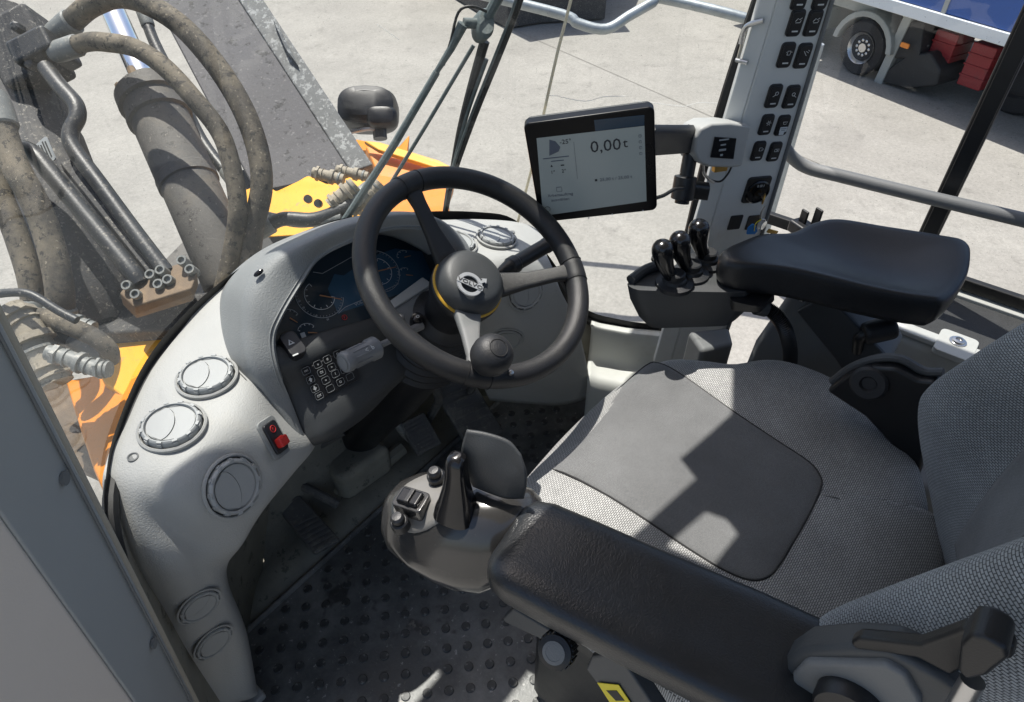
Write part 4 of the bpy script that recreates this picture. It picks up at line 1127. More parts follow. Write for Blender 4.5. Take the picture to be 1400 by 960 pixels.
for i, a in enumerate(angs):
    # spoke: flat tapered bar from hub to rim
    rad = (rpt(a)-WC).normalized(); tan = WN.cross(rad)
    rg = []
    for t, r_, z_, hw, hh in ((0, .030, -.050, .026, .010), (.2, .06, -.046, .022, .010), (.5, .105, -.030, .0145, .008), (.8, .15, -.010, .0125, .0075), (.95, .172, -.002, .015, .009), (1, .186, .0, .021, .011)):
        rg.append(sring(WC+rad*r_+WN*z_, tan, WN, hw, hh, 20, 4.5))
    ob('spoke', loft(rg), M_panel if i == 2 else M_rim, wheel)  # lower spoke gets a lighter grey in place of sunlight on it
    # sleeve round the rim at the spoke joint
    sl = []
    for k in range(9):
        b_ = a-.10+.20*k/8
        q = rr*(1.0 if k in (0, 8) else 1.045)
        c0 = rpt(b_); rd = (c0-WC).normalized()
        sl.append([c0+rd*(q*.92*math.cos(t))+WN*(q*math.sin(t)) for t in [math.tau*j/20 for j in range(20)]])
    ob('rim_sleeve', loft(sl, False), M_rim, wheel)
    for b_ in (a-.10, a+.10):
        c0 = rpt(b_); rd = (c0-WC).normalized()
        ob('rim_seam', tube([c0+rd*(rr*.95*math.cos(t))+WN*(rr*1.03*math.sin(t)) for t in [math.tau*j/20 for j in range(20)]], .0008, 5, closed=True), M_seal, wheel)
Mh = fr(HUB, WN, (1, 0, 0))
ob('hub', tr(lathe([(.035, -.03), (.060, -.02), (.063, .000), (.061, .004), (.058, .006)], 40), Mh), M_black, wheel)
ob('hub_ring', tr(lathe([(.052, .004), (.0612, .0045), (.0618, .007), (.060, .0095), (.052, .010)], 48), Mh), M_yellow, wheel)
cap = ob('hub_cap', tr(lathe([(.0585, .008), (.0585, .016), (.056, .027), (.049, .0365), (.041, .041), (.020, .043), (.001, .0435)], 44), Mh), M_console, wheel)
# badge: ring, name bar, arrow
cpl = HUB+WN*.0455
tdx = (P(662, 399, pl=(cpl, WN))-P(618, 380, pl=(cpl, WN))).normalized()
bc = P(642, 389, pl=(cpl, WN))
Mb = fr(bc, WN, tdx)
bd = ob('badge', tr(loft([[V(((.0185+q)*math.cos(t), (.0185+q)*math.sin(t), z)) for t in [math.tau*j/36 for j in range(36)]] for q, z in ((-.0035, 0), (-.003, .0022), (.003, .0022), (.0035, 0))], False), Mb), M_badge, wheel)
ob('name_bar', tr(prism(rrect(.045, .0095, .0012), .0018, .0034), Mb), M_badge, bd)
text('VOLVO', .0098, Mb @ Matrix.Translation((0, -.0002, .0040)), M_seal, bd, ext=.0003, sx=1.35)
ob('arrow', tr(prism([(.0125, .010), (.018, .0165), (.0150, .0185), (.0245, .0225), (.0255, .013), (.0225, .0145), (.017, .008)], .0008, .0028), Mb), M_badge, bd)
# spinner knob
kc = P(671, 487, pl=(WC+WN*.045, WN))
Mk = fr(kc, WN, (1, 0, 0))
sp = ob('spinner_knob', tr(lathe([(.010, -.036), (.014, -.030), (.024, -.020), (.0305, -.006), (.0315, .006), (.029, .017), (.022, .0255), (.0135, .0295), (.001, .0305)], 36), Mk), M_soft, wheel)
ob('knob_ring', tr(tube([(.0135*math.cos(k*math.tau/28), .0135*math.sin(k*math.tau/28), .0297) for k in range(28)], .0007, 5, closed=True), Mk), M_seal, sp)
kb = kc-WN*.03
rimp = rpt(angs[2]+.13)
ob('knob_clamp', tube([kb, kb-WN*.012, kb.lerp(rimp, .5)-WN*.012, rimp], [.013, .014, .016, .018], 14, 3), M_rim, wheel)
ob('clamp_screw', tr(lathe([(.004, 0), (.004, .012), (.002, .013)], 8), fr(P(695, 513, pl=(WC+WN*.012, WN)), WN)), M_steel, wheel)

# ------------------------------------------------------------------ seat
seat = thing('seat', 'grey woven fabric driver seat with darker smooth centre panel', 'seat', (0, -.05, .1))
so_px = [(905, 482), (960, 490), (1000, 497), (1045, 495), (1085, 503), (1135, 523), (1185, 552), (1232, 592), (1262, 635), (1280, 680), (1288, 720)]
so_ = [P(a, b, z=.595) for a, b in so_px]
outl = [(p.x, p.y) for p in so_]
outl += [(.215, -.31), (.10, -.335), (-.06, -.335), (-.18, -.31), (-.25, -.24), (-.275, -.12), (-.275, 0), (-.268, .12), (-.25, .20), (-.21, .252), (-.14, .272), (-.06, .280), (.03, .282), (.12, .276), (.19, .262)]
OUT = [(p.x, p.y) for p in cr([V((a, b, 0)) for a, b in outl], 110, True)]
def zseat(x, y):
    u = x/.27; v_ = (y+.02)/.29
    z = .598+.012*abs(u)**3-.010*math.exp(-((x*x)+(y+.1)**2)/.02)
    if y > .12: z -= .030*((y-.12)/.15)**2
    if y < -.2: z -= .02*((-.2-y)/.1)**2
    return z
prof = [(.12, .002), (.25, .002), (.4, .002), (.55, .002), (.68, .001), (.78, 0), (.86, -.002), (.92, -.006), (.96, -.013), (.985, -.022), (1.0, -.036), (1.0, -.06), (.985, -.09), (.95, -.115)]
ob('cushion', dome(OUT, zseat, prof), M_weave, seat, sharp=180)
ins = [P(a, b, z=.598) for a, b in ((744, 612), (790, 565), (840, 522), (884, 492), (905, 497), (950, 530), (1000, 565), (1060, 604), (1105, 633), (1121, 652), (1122, 668), (1108, 700), (1085, 740), (1062, 776), (1045, 789), (1022, 790), (985, 775), (930, 742), (870, 703), (800, 660), (755, 630))]
INS = [(p.x, p.y) for p in cr([V((p.x, p.y, 0)) for p in ins], 84, True)]
INS = [(x, min(y, .262)) for x, y in INS]
def zins(x, y):
    # follow the cushion's own roll-over near the front edge
    return zseat(x, y)+.0035-(.022*max(0, (y-.20)/.07)**2)
ob('centre_panel', dome(INS, zins, [(.25, .0022), (.5, .002), (.75, .0015), (.92, .001), (.985, .0003), (1.0, -.002), (1.0, -.012)]), M_insert, seat, sharp=180)
ob('seam', tube([V((x, y, zins(x, y)-.0012)) for x, y in INS], .0016, 6, closed=True), M_seal, seat)
# backrest
Zs = [.44, .50, .54, .578, .63, .70, .76, .80, .86, .93, 1.0, 1.08, 1.16]
bol = [-.36, -.335, -.305, -.282, -.252, -.213, -.188, -.189, -.21, -.238, -.268, -.30, -.33]
cen = [-.36, -.345, -.335, -.328, -.322, -.318, -.318, -.32, -.328, -.338, -.35, -.365, -.38]
br_rows = []
for z, yb, yc in zip(Zs, bol, cen):
    wd = .262 if z > .6 else .262-.5*(.6-z)
    xs = [-wd-.006, -wd-.012, -wd-.004, -.238, -.208, -.172, -.135, -.10, -.05, 0, .05, .10, .135, .172, .208, .238, wd+.004, wd+.012, wd+.006]
    ys = []
    for x in xs:
        ax = abs(x)
        if ax <= .10: y = yc
        elif ax <= .208:
            t = (ax-.10)/.108; t = t*t*(3-2*t); y = yc+(yb-yc)*t
        elif ax <= .24: y = yb-.012
        else: y = None
        ys.append(y)
    ys[0] = ys[-1] = -.44; ys[1] = ys[-2] = yb-.10; ys[2] = ys[-3] = yb-.045
    br_rows.append([V((x, y, z)) for x, y in zip(xs, ys)])
ob('backrest', patch(br_rows, 60, 90), M_weave_uv, seat, solid=.02, off=-1, sharp=180)
bp_rows = []
for z in (.66, .70, .76, .82, .9, 1.0, 1.1):
    yc = crs(cen, 121)[int((z-.44)/.72*120)]
    bp_rows.append([V((x, yc+.006+.012*(abs(x)/.09)**3, z)) for x in (-.095, -.06, 0, .06, .095)])
ob('back_panel', patch(bp_rows, 30, 20), fabric('back panel cloth', (.055, .058, .063), (.235, .24, .24), 420, 420, uv=True), seat, solid=.004)
# pan, suspension below the cushion
ob('seat_pan', tr(box(.48, .50, .08, (0, -.03, .45)), Matrix()), M_black, seat, bevel=.02)
ob('suspension_base', tr(box(.40, .44, .40, (0, -.04, .21)), Matrix()), M_soft, seat, bevel=.02)
# left hand shell, lever (door side)
def xplate(name, pts, x, th, m, par=seat, bevel=.006):
    return ob(name, prism3([P(a, b, x=x) for a, b in pts], V((th, 0, 0))), m, par, bevel=bevel)
xplate('side_shell', [(1072, 905), (1095, 890), (1160, 887), (1215, 892), (1245, 906), (1290, 930), (1330, 960), (1330, 1010), (1080, 1010)], -.285, .035, M_shell, bevel=.008)
xplate('side_shell_face', [(1082, 925), (1100, 906), (1210, 909), (1238, 925), (1258, 960), (1258, 1010), (1090, 1010)], -.292, .02, M_panel, bevel=.005)
ob('recliner_knob', tr(lathe([(.030, -.02), (.030, .004), (.027, .010), (.01, .012)], 28), fr(P(1160, 968, x=-.30), (-1, 0, .1))), M_black, seat)
xplate('recliner_lever', [(1160, 880), (1172, 873), (1255, 882), (1290, 870), (1316, 860), (1345, 866), (1388, 886), (1385, 905), (1340, 900), (1318, 915), (1300, 926), (1255, 902), (1170, 890)], -.283, .014, M_black, bevel=.005)
lgp = [P(a, b, x=-.312) for a, b in ((1312, 884), (1326, 868), (1350, 872), (1376, 888), (1380, 902), (1350, 926), (1322, 932), (1308, 920))]
ob('lever_grip', prism3(lgp, V((.03, 0, 0))), M_black, seat, bevel=.008, seg=3)
ob('lever_rod', tube([P(1330, 930, x=-.30), P(1312, 962, x=-.305), P(1300, 985, x=-.31)], .0085, 14), M_steel, seat)
# right hand recliner housing
hb = [P(a, b, x=.31) for a, b in ((1138, 522), (1165, 500), (1200, 489), (1232, 490), (1262, 506), (1285, 508), (1300, 530), (1280, 560), (1262, 640), (1240, 610), (1190, 556))]
ob('recliner_housing', prism3(hb, V((-.03, 0, 0))), M_black, seat, bevel=.006)
ob('recliner_rim', tube([P(a, b, x=.30) for a, b in ((1138, 522), (1165, 502), (1200, 490), (1232, 491), (1262, 507), (1290, 509))], .007, 10, 4), M_shell, seat)
ob('recliner_pivot', tr(lathe([(.028, -.02), (.028, .004), (.024, .007), (.013, .007), (.010, .002), (.003, .002)], 26), fr(P(1188, 524, x=.276), (-1, 0, .35))), M_soft, seat)

# ------------------------------------------------------------------ left armrest
arl = thing('armrest', 'worn black vinyl left armrest in the foreground', 'armrest', (-.33, .0, .62))
s0, s1 = V((-.340, .135, .772)), V((-.270, -.27, .772))
sp_ = (s1-s0); LN = sp_.length; sp_.normalize(); sr_ = V((-sp_.y, sp_.x, 0))
if sr_.x < 0: sr_ = -sr_
UZ = V((0, 0, 1))
rg = []
for t, hw, hh, dz in ((-.002, .030, .012, -.004), (.004, .040, .020, -.002), (.014, .048, .0255, 0), (.035, .053, .0275, 0), (.09, .0545, .0275, -.001), (.18, .055, .0275, -.002), (.28, .056, .0275, -.001), (.35, .054, .0275, 0), (.385, .047, .026, 0), (.40, .034, .022, 0), (.407, .02, .014, 0)):
    rg.append(sring(s0+sp_*t+UZ*dz+sr_*.012, sr_, UZ, hw*1.22, hh, 40, 3.8, lambda x, y: (-.0055*math.exp(-(x*x)/.35)) if y > .3 else 0))
ob('pad', loft(rg), M_leather, arl, sharp=180)
# bracket below
bz = .735
ob('support_plate', tr(box(.066, .33, .02), fr(s0.lerp(s1, .52)-UZ*.034, UZ, sr_)), M_black, arl, bevel=.004)
ob('support_beam', tr(box(.04, .30, .05), fr(s0.lerp(s1, .55)-UZ*.066+sr_*.006, UZ, sr_)), M_shell, arl, bevel=.006)
bp_ = [P(a, b, x=-.345) for a, b in ((808, 898), (838, 892), (852, 905), (905, 985), (865, 1000), (800, 915))]
ob('swivel_arm', prism3(bp_, V((.02, 0, 0))), M_shell, arl, bevel=.004)
lbp = [P(a, b, x=-.3465) for a, b in ((817, 933), (846, 936), (866, 966), (838, 966))]
lb = ob('warning_label', prism3(lbp, V((-.0008, 0, 0))), M_labely, arl)
ob('label_print', prism3([P(a, b, x=-.3475) for a, b in ((829, 944), (843, 944), (854, 958), (842, 958))], V((-.0003, 0, 0))), M_seal, lb)
kx_ = P(757, 893, x=-.385)
kd = (P(778, 872, x=-.345)-kx_).normalized()
kn = ob('adjusting_knob', tr(lathe([(.001, 0), (.012, .0), (.015, .0008), (.019, .002), (.0195, .006), (.0195, .024), (.017, .027), (.008, .028)], 40), fr(kx_, kd)), M_black, arl)
ob('knob_face', tr(lathe([(.013, -.0008), (.009, -.0012), (.0085, .0005), (.001, .0005)], 24), fr(kx_, kd)), M_panel, kn)
for k in range(22):
    an = k*math.tau/22
    ob('knurl', tr(box(.002, .003, .018, (.0196*math.cos(an), .0196*math.sin(an), .015)), fr(kx_, kd)), M_black, kn)
ob('knob_shaft', tube([kx_+kd*.02, kx_+kd*.08], .007, 12), M_black, arl)
ob('link_block', prism3([P(a, b, x=-.335) for a, b in ((686, 846), (700, 832), (760, 868), (770, 886), (742, 876), (690, 852))], V((.06, 0, 0))), M_shell, arl, bevel=.004)
gt_ = thing('floor_boot', 'dusty black rubber boot on the floor below the left armrest', 'rubber boot', P(785, 950, z=0))
Mg = Matrix.Translation(P(785, 948, z=0))
ob('cone', tr(lathe([(.075, 0), (.07, .01), (.05, .03), (.045, .05), (.036, .07), (.033, .085), (.026, .09), (.022, .08)], 28), Mg), M_floor, gt_)
ob('shaft', tr(lathe([(.016, .05), (.016, .2), (.012, .21)], 18), Mg), M_tower, gt_)

# ------------------------------------------------------------------ left control pod
pod = thing('control_pod', 'glossy grey joystick pod at the front of the left armrest', 'control pod', (-.34, .2, .68))
p0 = V((-.352, .312, 0)); pe = V((-.303, .128, 0))
pd = (pe-p0); PL_ = pd.length; pd.normalize(); pr = V((-pd.y, pd.x, 0))
if pr.x < 0: pr = -pr
rg = []
for t, hw, zt, zb, sh, pw in ((0.0, .016, .738, .712, -.004, 2.4), (.01, .036, .752, .695, -.004, 2.6), (.028, .052, .762, .682, -.003, 2.5), (.06, .062, .772, .668, 0, 2.5), (.095, .065, .782, .658, 0, 2.5), (.125, .066, .792, .655, .002, 2.4), (.155, .064, .794, .660, .006, 2.3), (.178, .054, .788, .68, .012, 2.6), (.192, .040, .776, .715, .018, 2.4), (.20, .02, .76, .73, .02, 2.2)):
    c = p0+pd*t+pr*sh; c.z = (zt+zb)/2
    hh = (zt-zb)/2
    # shoulders: widest low on the door side
    rg.append(sring(c, pr, UZ, hw, hh, 40, pw, (lambda h: (lambda x, y: -h*.75*max(0, -x)**2*(y+1)/2+h*.2*max(0, x)**2*(1-y)/2))(hh)))
podsurf = loft(rg)
ob('shell', podsurf, M_pod, pod, sharp=180)
fo3 = cr([V((a, b, 0)) for a, b in ((541, 680), (552, 664), (572, 652), (596, 645), (622, 648), (640, 660), (636, 684), (612, 706), (590, 722), (566, 730), (545, 722), (537, 700))], 40, True)
fc_ = V((585, 688, 0)); fv, ff_ = [], []
for rho in (.02, .35, .7, .93, 1.0):
    for q in fo3:
        u_ = fc_+(q-fc_)*rho
        hp_, hn_ = hit(podsurf, u_.x, u_.y)
        if hp_ is None: hp_, hn_ = fv[-1], V((0, 0, 0))
        fv.append(hp_+hn_*(.0022 if rho < .95 else -.001))
for i in range(4):
    for j in range(40): ff_.append((i*40+j, i*40+(j+1) % 40, (i+1)*40+(j+1) % 40, (i+1)*40+j))
ff_.append(tuple(range(40)))
M_face_lit = mat('pod face lit grey', (.17, .165, .155), .35, var=.12, vs=14, bump=.1, bs=400, speck=((.10, .095, .09), .63, 90, .4))  # lighter than the shell to paint in sunlight on the front face
ob('face_plate', (fv, ff_), M_face_lit, pod, sharp=60)
ob('base_trim', tr(prism(rrect(.07, .09, .03, 6), 0, .008), fr(p0+pd*.115+pr*.004+V((0, 0, .6535)), UZ, pr)), M_yellow, pod, bevel=.003)
tn = V((-.12, .12, 1)).normalized()
ro = P(562, 683, z=.778)
ob('rocker_frame', tr(prism(rrect(.042, .030, .006), -.02, .002), fr(ro, tn, P(590, 690, z=.778)-P(545, 672, z=.778))), M_pod, pod, bevel=.002)
rk = ob('rocker', tr(box(.030, .021, .012, (0, 0, .002)), fr(ro, tn, P(590, 690, z=.778)-P(545, 672, z=.778))), M_gloss, pod, bevel=.003)
ob('rocker_bar', tr(box(.006, .020, .006, (.001, 0, .008)), fr(ro, tn, P(590, 690, z=.778)-P(545, 672, z=.778))), M_pod, rk, bevel=.001)
for q, z in (((596, 651), .782), ((546, 714), .766)):
    pu = ob('push_button', tr(lathe([(.0115, -.01), (.0115, .002), (.0095, .004), (.0085, .004), (.0085, .010), (.006, .013), (.001, .0135)], 22), fr(P(*q, z=z), tn)), M_black, pod)
# lever on the pod
lb0, lt0 = P(624, 690, z=.788), P(624, 624, z=.862)
lv = ob('lever', loft([sring(lb0.lerp(lt0, t)+V((0, 0, 0)), pr, -pd, a_, b_, 24, 3) for t, a_, b_ in ((-.15, .024, .026), (0, .022, .024), (.15, .018, .02), (.45, .0135, .015), (.7, .012, .0125), (.88, .012, .012), (.97, .010, .010), (1.02, .005, .005))]), M_gloss, pod)
text('F', .009, fr(P(619, 655, z=.818)+V((-.006, -.006, .003)), V((-.5, -.75, .45)), (1, -.6, 0)), M_printdim, lv)
# hand shield
hs = [[P(638, 588, z=.885), P(665, 592, z=.885), P(695, 603, z=.88), P(712, 622, z=.868)],
      [P(632, 612, z=.86), P(660, 620, z=.862), P(694, 628, z=.858), P(719, 645, z=.85)],
      [P(632, 640, z=.825), P(660, 650, z=.83), P(692, 656, z=.832), P(720, 664, z=.828)],
      [P(648, 664, z=.795), P(668, 672, z=.80), P(692, 680, z=.802), P(716, 680, z=.80)]]
ob('hand_shield', patch(hs, 20, 24), M_console, pod, solid=.004, off=0)

# ------------------------------------------------------------------ right armrest
arr = thing('armrest', 'wide black foam right armrest pad beside the window', 'armrest', (.46, .0, .62))
top_o = [P(a, b, z=.80) for a, b in ((984, 345), (1010, 330), (1040, 318), (1080, 312), (1112, 298), (1150, 294), (1220, 306), (1290, 320), (1322, 328), (1331, 342), (1326, 372), (1300, 402), (1270, 402), (1180, 386), (1080, 370), (1000, 362))]
TO = [(p.x, p.y) for p in cr([V((p.x, p.y, 0)) for p in top_o], 96, True)]
ccx = sum(p[0] for p in TO)/len(TO); ccy = sum(p[1] for p in TO)/len(TO)
def zarm(x, y):
    # dished towards the middle rear
    z = .80
    d2 = ((x-.50)/.10)**2+((y+.03)/.15)**2
    z -= .030*math.exp(-d2)
    return z
ob('pad', dome(TO, zarm, [(.15, .0), (.3, 0), (.45, .0), (.6, .0015), (.74, .003), (.85, .005), (.92, .0052), (.96, .003), (.985, -.002), (1.0, -.010), (1.0, -.03), (.985, -.045), (.95, -.055)]), M_leather2, arr, sharp=180)
ob('pad_base', tr(box(.10, .26, .02, (ccx, ccy, .738)), Matrix()), M_black, arr, bevel=.006)
# control box with levers
cb = thing('lever_box', 'black lever console in front of the right armrest', 'control console', (.25, .2, .6))
bo_top = [P(a, b, z=.745) for a, b in ((857, 392), (896, 372), (985, 362), (1030, 392), (1010, 402), (970, 400), (878, 396))]
def bx3(px, z): return [P(a, b, z=z) for a, b in px]
# rings from rim to bottom, given in the photo's outline at successive heights
r_top = bx3(((856, 388), (905, 366), (985, 352), (1035, 378), (1020, 400), (872, 397)), .748)
r_mid = bx3(((860, 408), (905, 395), (985, 385), (1036, 398), (1020, 416), (876, 418)), .715)
r_low = bx3(((872, 432), (905, 425), (985, 415), (1025, 420), (1004, 434), (890, 441)), .675)
r_bot = bx3(((886, 446), (915, 440), (985, 432), (1010, 434), (992, 446), (900, 449)), .655)
def rnd(r, n=48): return cr(sum([[a.lerp(b, .14), a.lerp(b, .86)] for a, b in zip(r, r[1:]+r[:1])], []), n, True)
ob('housing', loft([rnd(r_top), rnd(r_mid), rnd(r_low), rnd(r_bot)]), M_console, cb, sharp=50, bevel=.003)
topc = sum(r_top, V((0, 0, 0)))/6
ob('front_lip', tube([P(862, 383, z=.754), P(884, 368, z=.756), P(915, 358, z=.756)], .009, 10, 5), M_console, cb)
ob('side_button', tr(lathe([(.009, 0), (.010, .008), (.007, .013), (.001, .014)], 16), fr(P(899, 357, z=.755), (-.3, .4, 1))), M_gloss, cb)
ob('hand_rest_neck', loft([rnd(bx3(((985, 372), (1035, 380), (1060, 400), (1040, 420), (1000, 412)), .735), 30), rnd(bx3(((985, 395), (1035, 396), (1060, 410), (1040, 428), (1000, 425)), .70), 30)]), M_black, cb, bevel=.003)
levers = (((922, 386), (906, 330), 'black lever knob nearest the steering wheel on the right console'),
          ((944, 373), (930, 319), 'middle one of the three black lever knobs'),
          ((966, 357), (957, 302), 'black lever knob nearest the pillar keys'))
for (bp, tp, lab) in levers:
    b3 = P(*bp, z=.752); dx, dy = tp[0]-bp[0], tp[1]-bp[1]
    t = thing('lever', lab, 'lever', b3, 'knobbed levers on the right console')
    ob('boot', tr(lathe([(.034, -.006), (.033, .001), (.022, .004), (.020, .009), (.0165, .011), (.0165, .020), (.014, .022)], 24), fr(b3, (0, 0, 1))), M_soft, t)
    t3 = P(*tp, z=.842); bow = V((-.004, .006, 0))
    us = [0, .12, .25, .38, .5, .62, .74, .85, .93, .98, 1.0]
    rs_ = [.0120, .0118, .0122, .0138, .0158, .0176, .0186, .0180, .0148, .009, .002]
    ob('knob', tube([b3.lerp(t3, u)+bow*math.sin(u*math.pi) for u in us], rs_, 26, 2), M_gloss, t, sharp=80)
# corrugated cable sleeve
cs = [P(a, b, z=c) for a, b, c in ((1046, 420, .70), (1062, 432, .69), (1074, 452, .66), (1080, 478, .60), (1080, 505, .53))]
csl = thing('cable_sleeve', 'black corrugated cable sleeve hanging below the right console', 'cable sleeve', cs[-1])
pts = cr(cs, 81); 
ob('sleeve', tube(pts, [.0115 if k % 2 == 0 else .0138 for k in range(81)], 14), M_black, csl)
ob('collar', tube([P(1034, 418, z=.705), P(1047, 421, z=.70)], .017, 16), M_console, csl)
# clip bracket between armrest and pillar
cl_ = thing('phone_clip', 'small black clip bracket behind the right armrest', 'clip', P(1100, 316, x=.80))
ob('base', tr(box(.04, .05, .03), fr(P(1096, 312, x=.80), UZ, (1, -.5, 0))), M_black, cl_, bevel=.006)
for q in ((1098, 300), (1117, 298)):
    ob('prong', tr(box(.006, .02, .045), fr(P(*q, x=.80), UZ, (1, -.5, 0))), M_black, cl_, bevel=.002)

# ================================================================== right side of the cab
sill = thing('side_sill', 'cream painted window sill with dark rubber mat on the right', 'sill', (.86, -.15, .0))
ob('sill_body', tr(box(.28, 1.0, .30, (.88, -.36, .345)), Matrix()), M_sill, sill, bevel=.02, seg=3)
ob('sill_mat', tr(prism(rrect(.17, .78, .012), 0, .006), Matrix.Translation((.865, -.42, .496))), M_mat, sill)
for x0, x1, y0, y1 in ((.742, .777, -.9, -.045), (.953, .985, -.9, -.0), (.75, .98, -.045, -.01)):
    ob('frame_strip', tr(box(x1-x0, y1-y0, .012, ((x0+x1)/2, (y0+y1)/2, .503)), Matrix()), M_sill, sill, bevel=.003)
tabp = P(1308, 470, z=.505)
ob('frame_tab', tr(prism(rrect(.085, .075, .012), -.004, .010), Matrix.Translation((tabp.x-.01, tabp.y, .5005))), M_sill, sill, bevel=.002)
sc2 = ob('screw', tr(lathe([(.017, 0), (.017, .002), (.013, .0025), (.012, .006), (.007, .007), (.006, .004), (.001, .004)], 24), Matrix.Translation((tabp.x, tabp.y, .5105))), M_steel, sill)
ob('inner_panel', tr(box(.02, .95, .34, (.735, -.38, .25)), Matrix()), M_panel, sill, bevel=.005)
# ledge along the foot of the windshield, right corner
lg_rows = [[], [], [], [], [], []]
for k in range(13):
    q = k/12
    p = gp(0, .83+.17*q); n = V((.85, .53, 0)).lerp(gn(p), .5).normalized()
    for r_, (o_, z_) in enumerate(((.004, .010), (.022, .010), (.032, -.004), (.045, -.095), (.12, -.115), (.135, -.30))):
        lg_rows[r_].append(p-n*o_+V((0, 0, z_)))
ob('corner_ledge', patch(lg_rows, 40, 30), M_sill, sill, solid=.012, sharp=50)
cbx = [P(a, b, z=.42) for a, b in ((940, 452), (998, 446), (1004, 470), (960, 480))]
cc = sum(cbx, V((0, 0, 0)))/4
side = thing('side_console', 'grey moulded side console between seat and right window', 'console', (.5, .1, .0))
ob('front_block', prism3(cbx, V((0, 0, -.38))), M_panel, side, bevel=.012)
def xpl(name, pts, x, th, m, par, bevel=.008):
    return ob(name, prism3([P(a, b, x=x) for a, b in pts], V((th, 0, 0))), m, par, bevel=bevel)
xpl('tower', [(1010, 520), (1030, 470), (1072, 410), (1082, 398), (1130, 396), (1165, 440), (1215, 500), (1180, 545), (1080, 560)], .50, .12, M_panel, side, .015)
xpl('cover_plate', [(1088, 426), (1128, 404), (1146, 420), (1244, 522), (1235, 545), (1160, 520), (1140, 490)], .485, .012, M_console, side, .004)
ob('plate_screw', tr(lathe([(.006, -.002), (.006, .003), (.003, .004)], 12), fr(P(1097, 409, x=.495), (-1, 0, .2))), M_steel, side)
ob('base_box', tr(box(.22, .62, .36, (.58, -.22, .19)), Matrix()), M_panel, side, bevel=.02)
# grip handle
gh = thing('grip_handle', 'black rounded grip of a release lever behind the right armrest', 'handle', P(1180, 460, x=.475))
a, b = P(1180, 457, x=.475), P(1226, 446, x=.51)
ob('grip', tube([a, a.lerp(b, .08), a.lerp(b, .5), a.lerp(b, .9), b], [.012, .020, .022, .0205, .008], 22, 5), M_soft, gh)
ob('stem', tube([a.lerp(b, .2), P(1175, 462, x=.475), P(1172, 480, x=.49)], .010, 12, 3), M_black, gh)
# door bar, handrail, side glass
WX = .975
db = thing('window_bar', 'black vertical window bar on the right side', 'window frame', P(1225, 420, x=WX))
y0 = P(1280, 300, x=WX).y
ob('bar', tr(box(.035, .040, 1.45, (WX-.02, y0, .51+.725)), Matrix()), M_seal, db, bevel=.006)
ob('bar_trim', tr(box(.006, .030, 1.45, (WX-.041, y0-.002, .51+.725)), Matrix()), M_black, db, bevel=.002)
hr = thing('handrail', 'dark grey tubular handrail across the right side window', 'handrail', P(1075, 215, x=.88))
HX = .89
ob('tube', tube([P(a, b, x=x) for a, b, x in ((1052, 176, .80), (1068, 196, .84), (1084, 216, .87), (1106, 230, .885), (1150, 241, HX), (1215, 257, HX), (1290, 275, HX), (1400, 301, HX), (1520, 330, HX))], .0145, 16, 6), M_panel, hr)
sw = thing('side_window', 'clear right side window pane with black lower seal', 'window', (WX+.02, -.2, .52))
ob('pane', ([V((WX+.012, .36, .51)), V((WX+.012, -.9, .51)), V((WX+.012, -.9, 1.8)), V((WX-.10, .22, 1.8))], [(0, 1, 2, 3)]), M_glass2, sw)
ob('lower_seal', tr(box(.02, 1.3, .03, (WX+.004, -.27, .527)), Matrix()), M_seal, sw, bevel=.004)
# corner post trim between ledge and pillar foot is the pillar itself
# ------------------------------------------------------------------ right pillar with switches
PA, PB = P(1063, 0, x=.60), P(967, 326, x=.60)
pdv = (PA-PB).normalized()
pw = V((.78, -.62, 0)).normalized()
pn = pdv.cross(pw).normalized()
if pn.dot(FW) > 0: pn = -pn
pw = pw-pdv*pw.dot(pdv); pw.normalize()
def PP(px, py, off=0.0): return P(px, py, pl=(PA+pn*off, pn))
pil = thing('switch_pillar', 'pale grey right pillar carrying two columns of black rocker switches', 'pillar', (PB.x, PB.y, .3))
pe0, pe1 = PB-pdv*.45, PA+pdv*.55
wd = (PP(1137, 0)-PA).dot(pw); wd2 = (PP(1042, 318)-PB).dot(pw)
ob('switch_panel', prism3([pe0, pe0+pw*wd2*.98, PB+pw*wd2, PA+pw*wd, pe1+pw*wd, pe1], -pn*.05), M_pillar, pil, bevel=.004)
n2 = V((-.93, -.36, 0))
lA, lB = P(1038, 0, pl=(PA, n2)), P(943, 326, pl=(PB, n2))
ld = (lA-lB).normalized()
ob('side_trim', prism3([PB-pdv*.4-pw*.001, PA+pdv*.5-pw*.001, lA+ld*.5, lB-ld*.4], V((.03, .015, 0))), M_pillar, pil, bevel=.003)
ob('edge_trim', tube([pe0+pw*wd2+pn*.001, PB+pw*wd2+pn*.001, PA+pw*wd+pn*.001, pe1+pw*wd+pn*.001], .0045, 8), M_panel, pil)
ob('glass_seal', tube([P(a, b, x=.63) for a, b in ((1064, -80), (1038, 0), (1012, 75), (988, 150), (965, 228), (948, 300), (925, 390), (908, 450))], .013, 10, 3), M_seal, pil)
lt = thing('window_latch', 'small steel window latch on the front edge of the switch pillar', 'latch', P(1010, 88, x=.60))
ob('rod', tube([P(a, b, x=.585) for a, b in ((1044, 28), (1024, 34), (1017, 42), (1013, 60))], .0045, 10, 4), M_steel, lt)
ob('pin', tube([P(a, b, x=.585) for a, b in ((1006, 82), (1022, 86))], .004, 10), M_steel, lt)
ob('strap', tube([P(a, b, x=.59) for a, b in ((1020, 40), (1008, 84))], .003, 6), M_beige, lt)
sw_out = rrect(.0285, .046, .007, 5)
sw_me = mesh('rocker_switch', prism(sw_out, -.01, .004))
sw_dn = mesh('switch_face', prism(rrect(.0245, .041, .006, 4), .004, .0065))
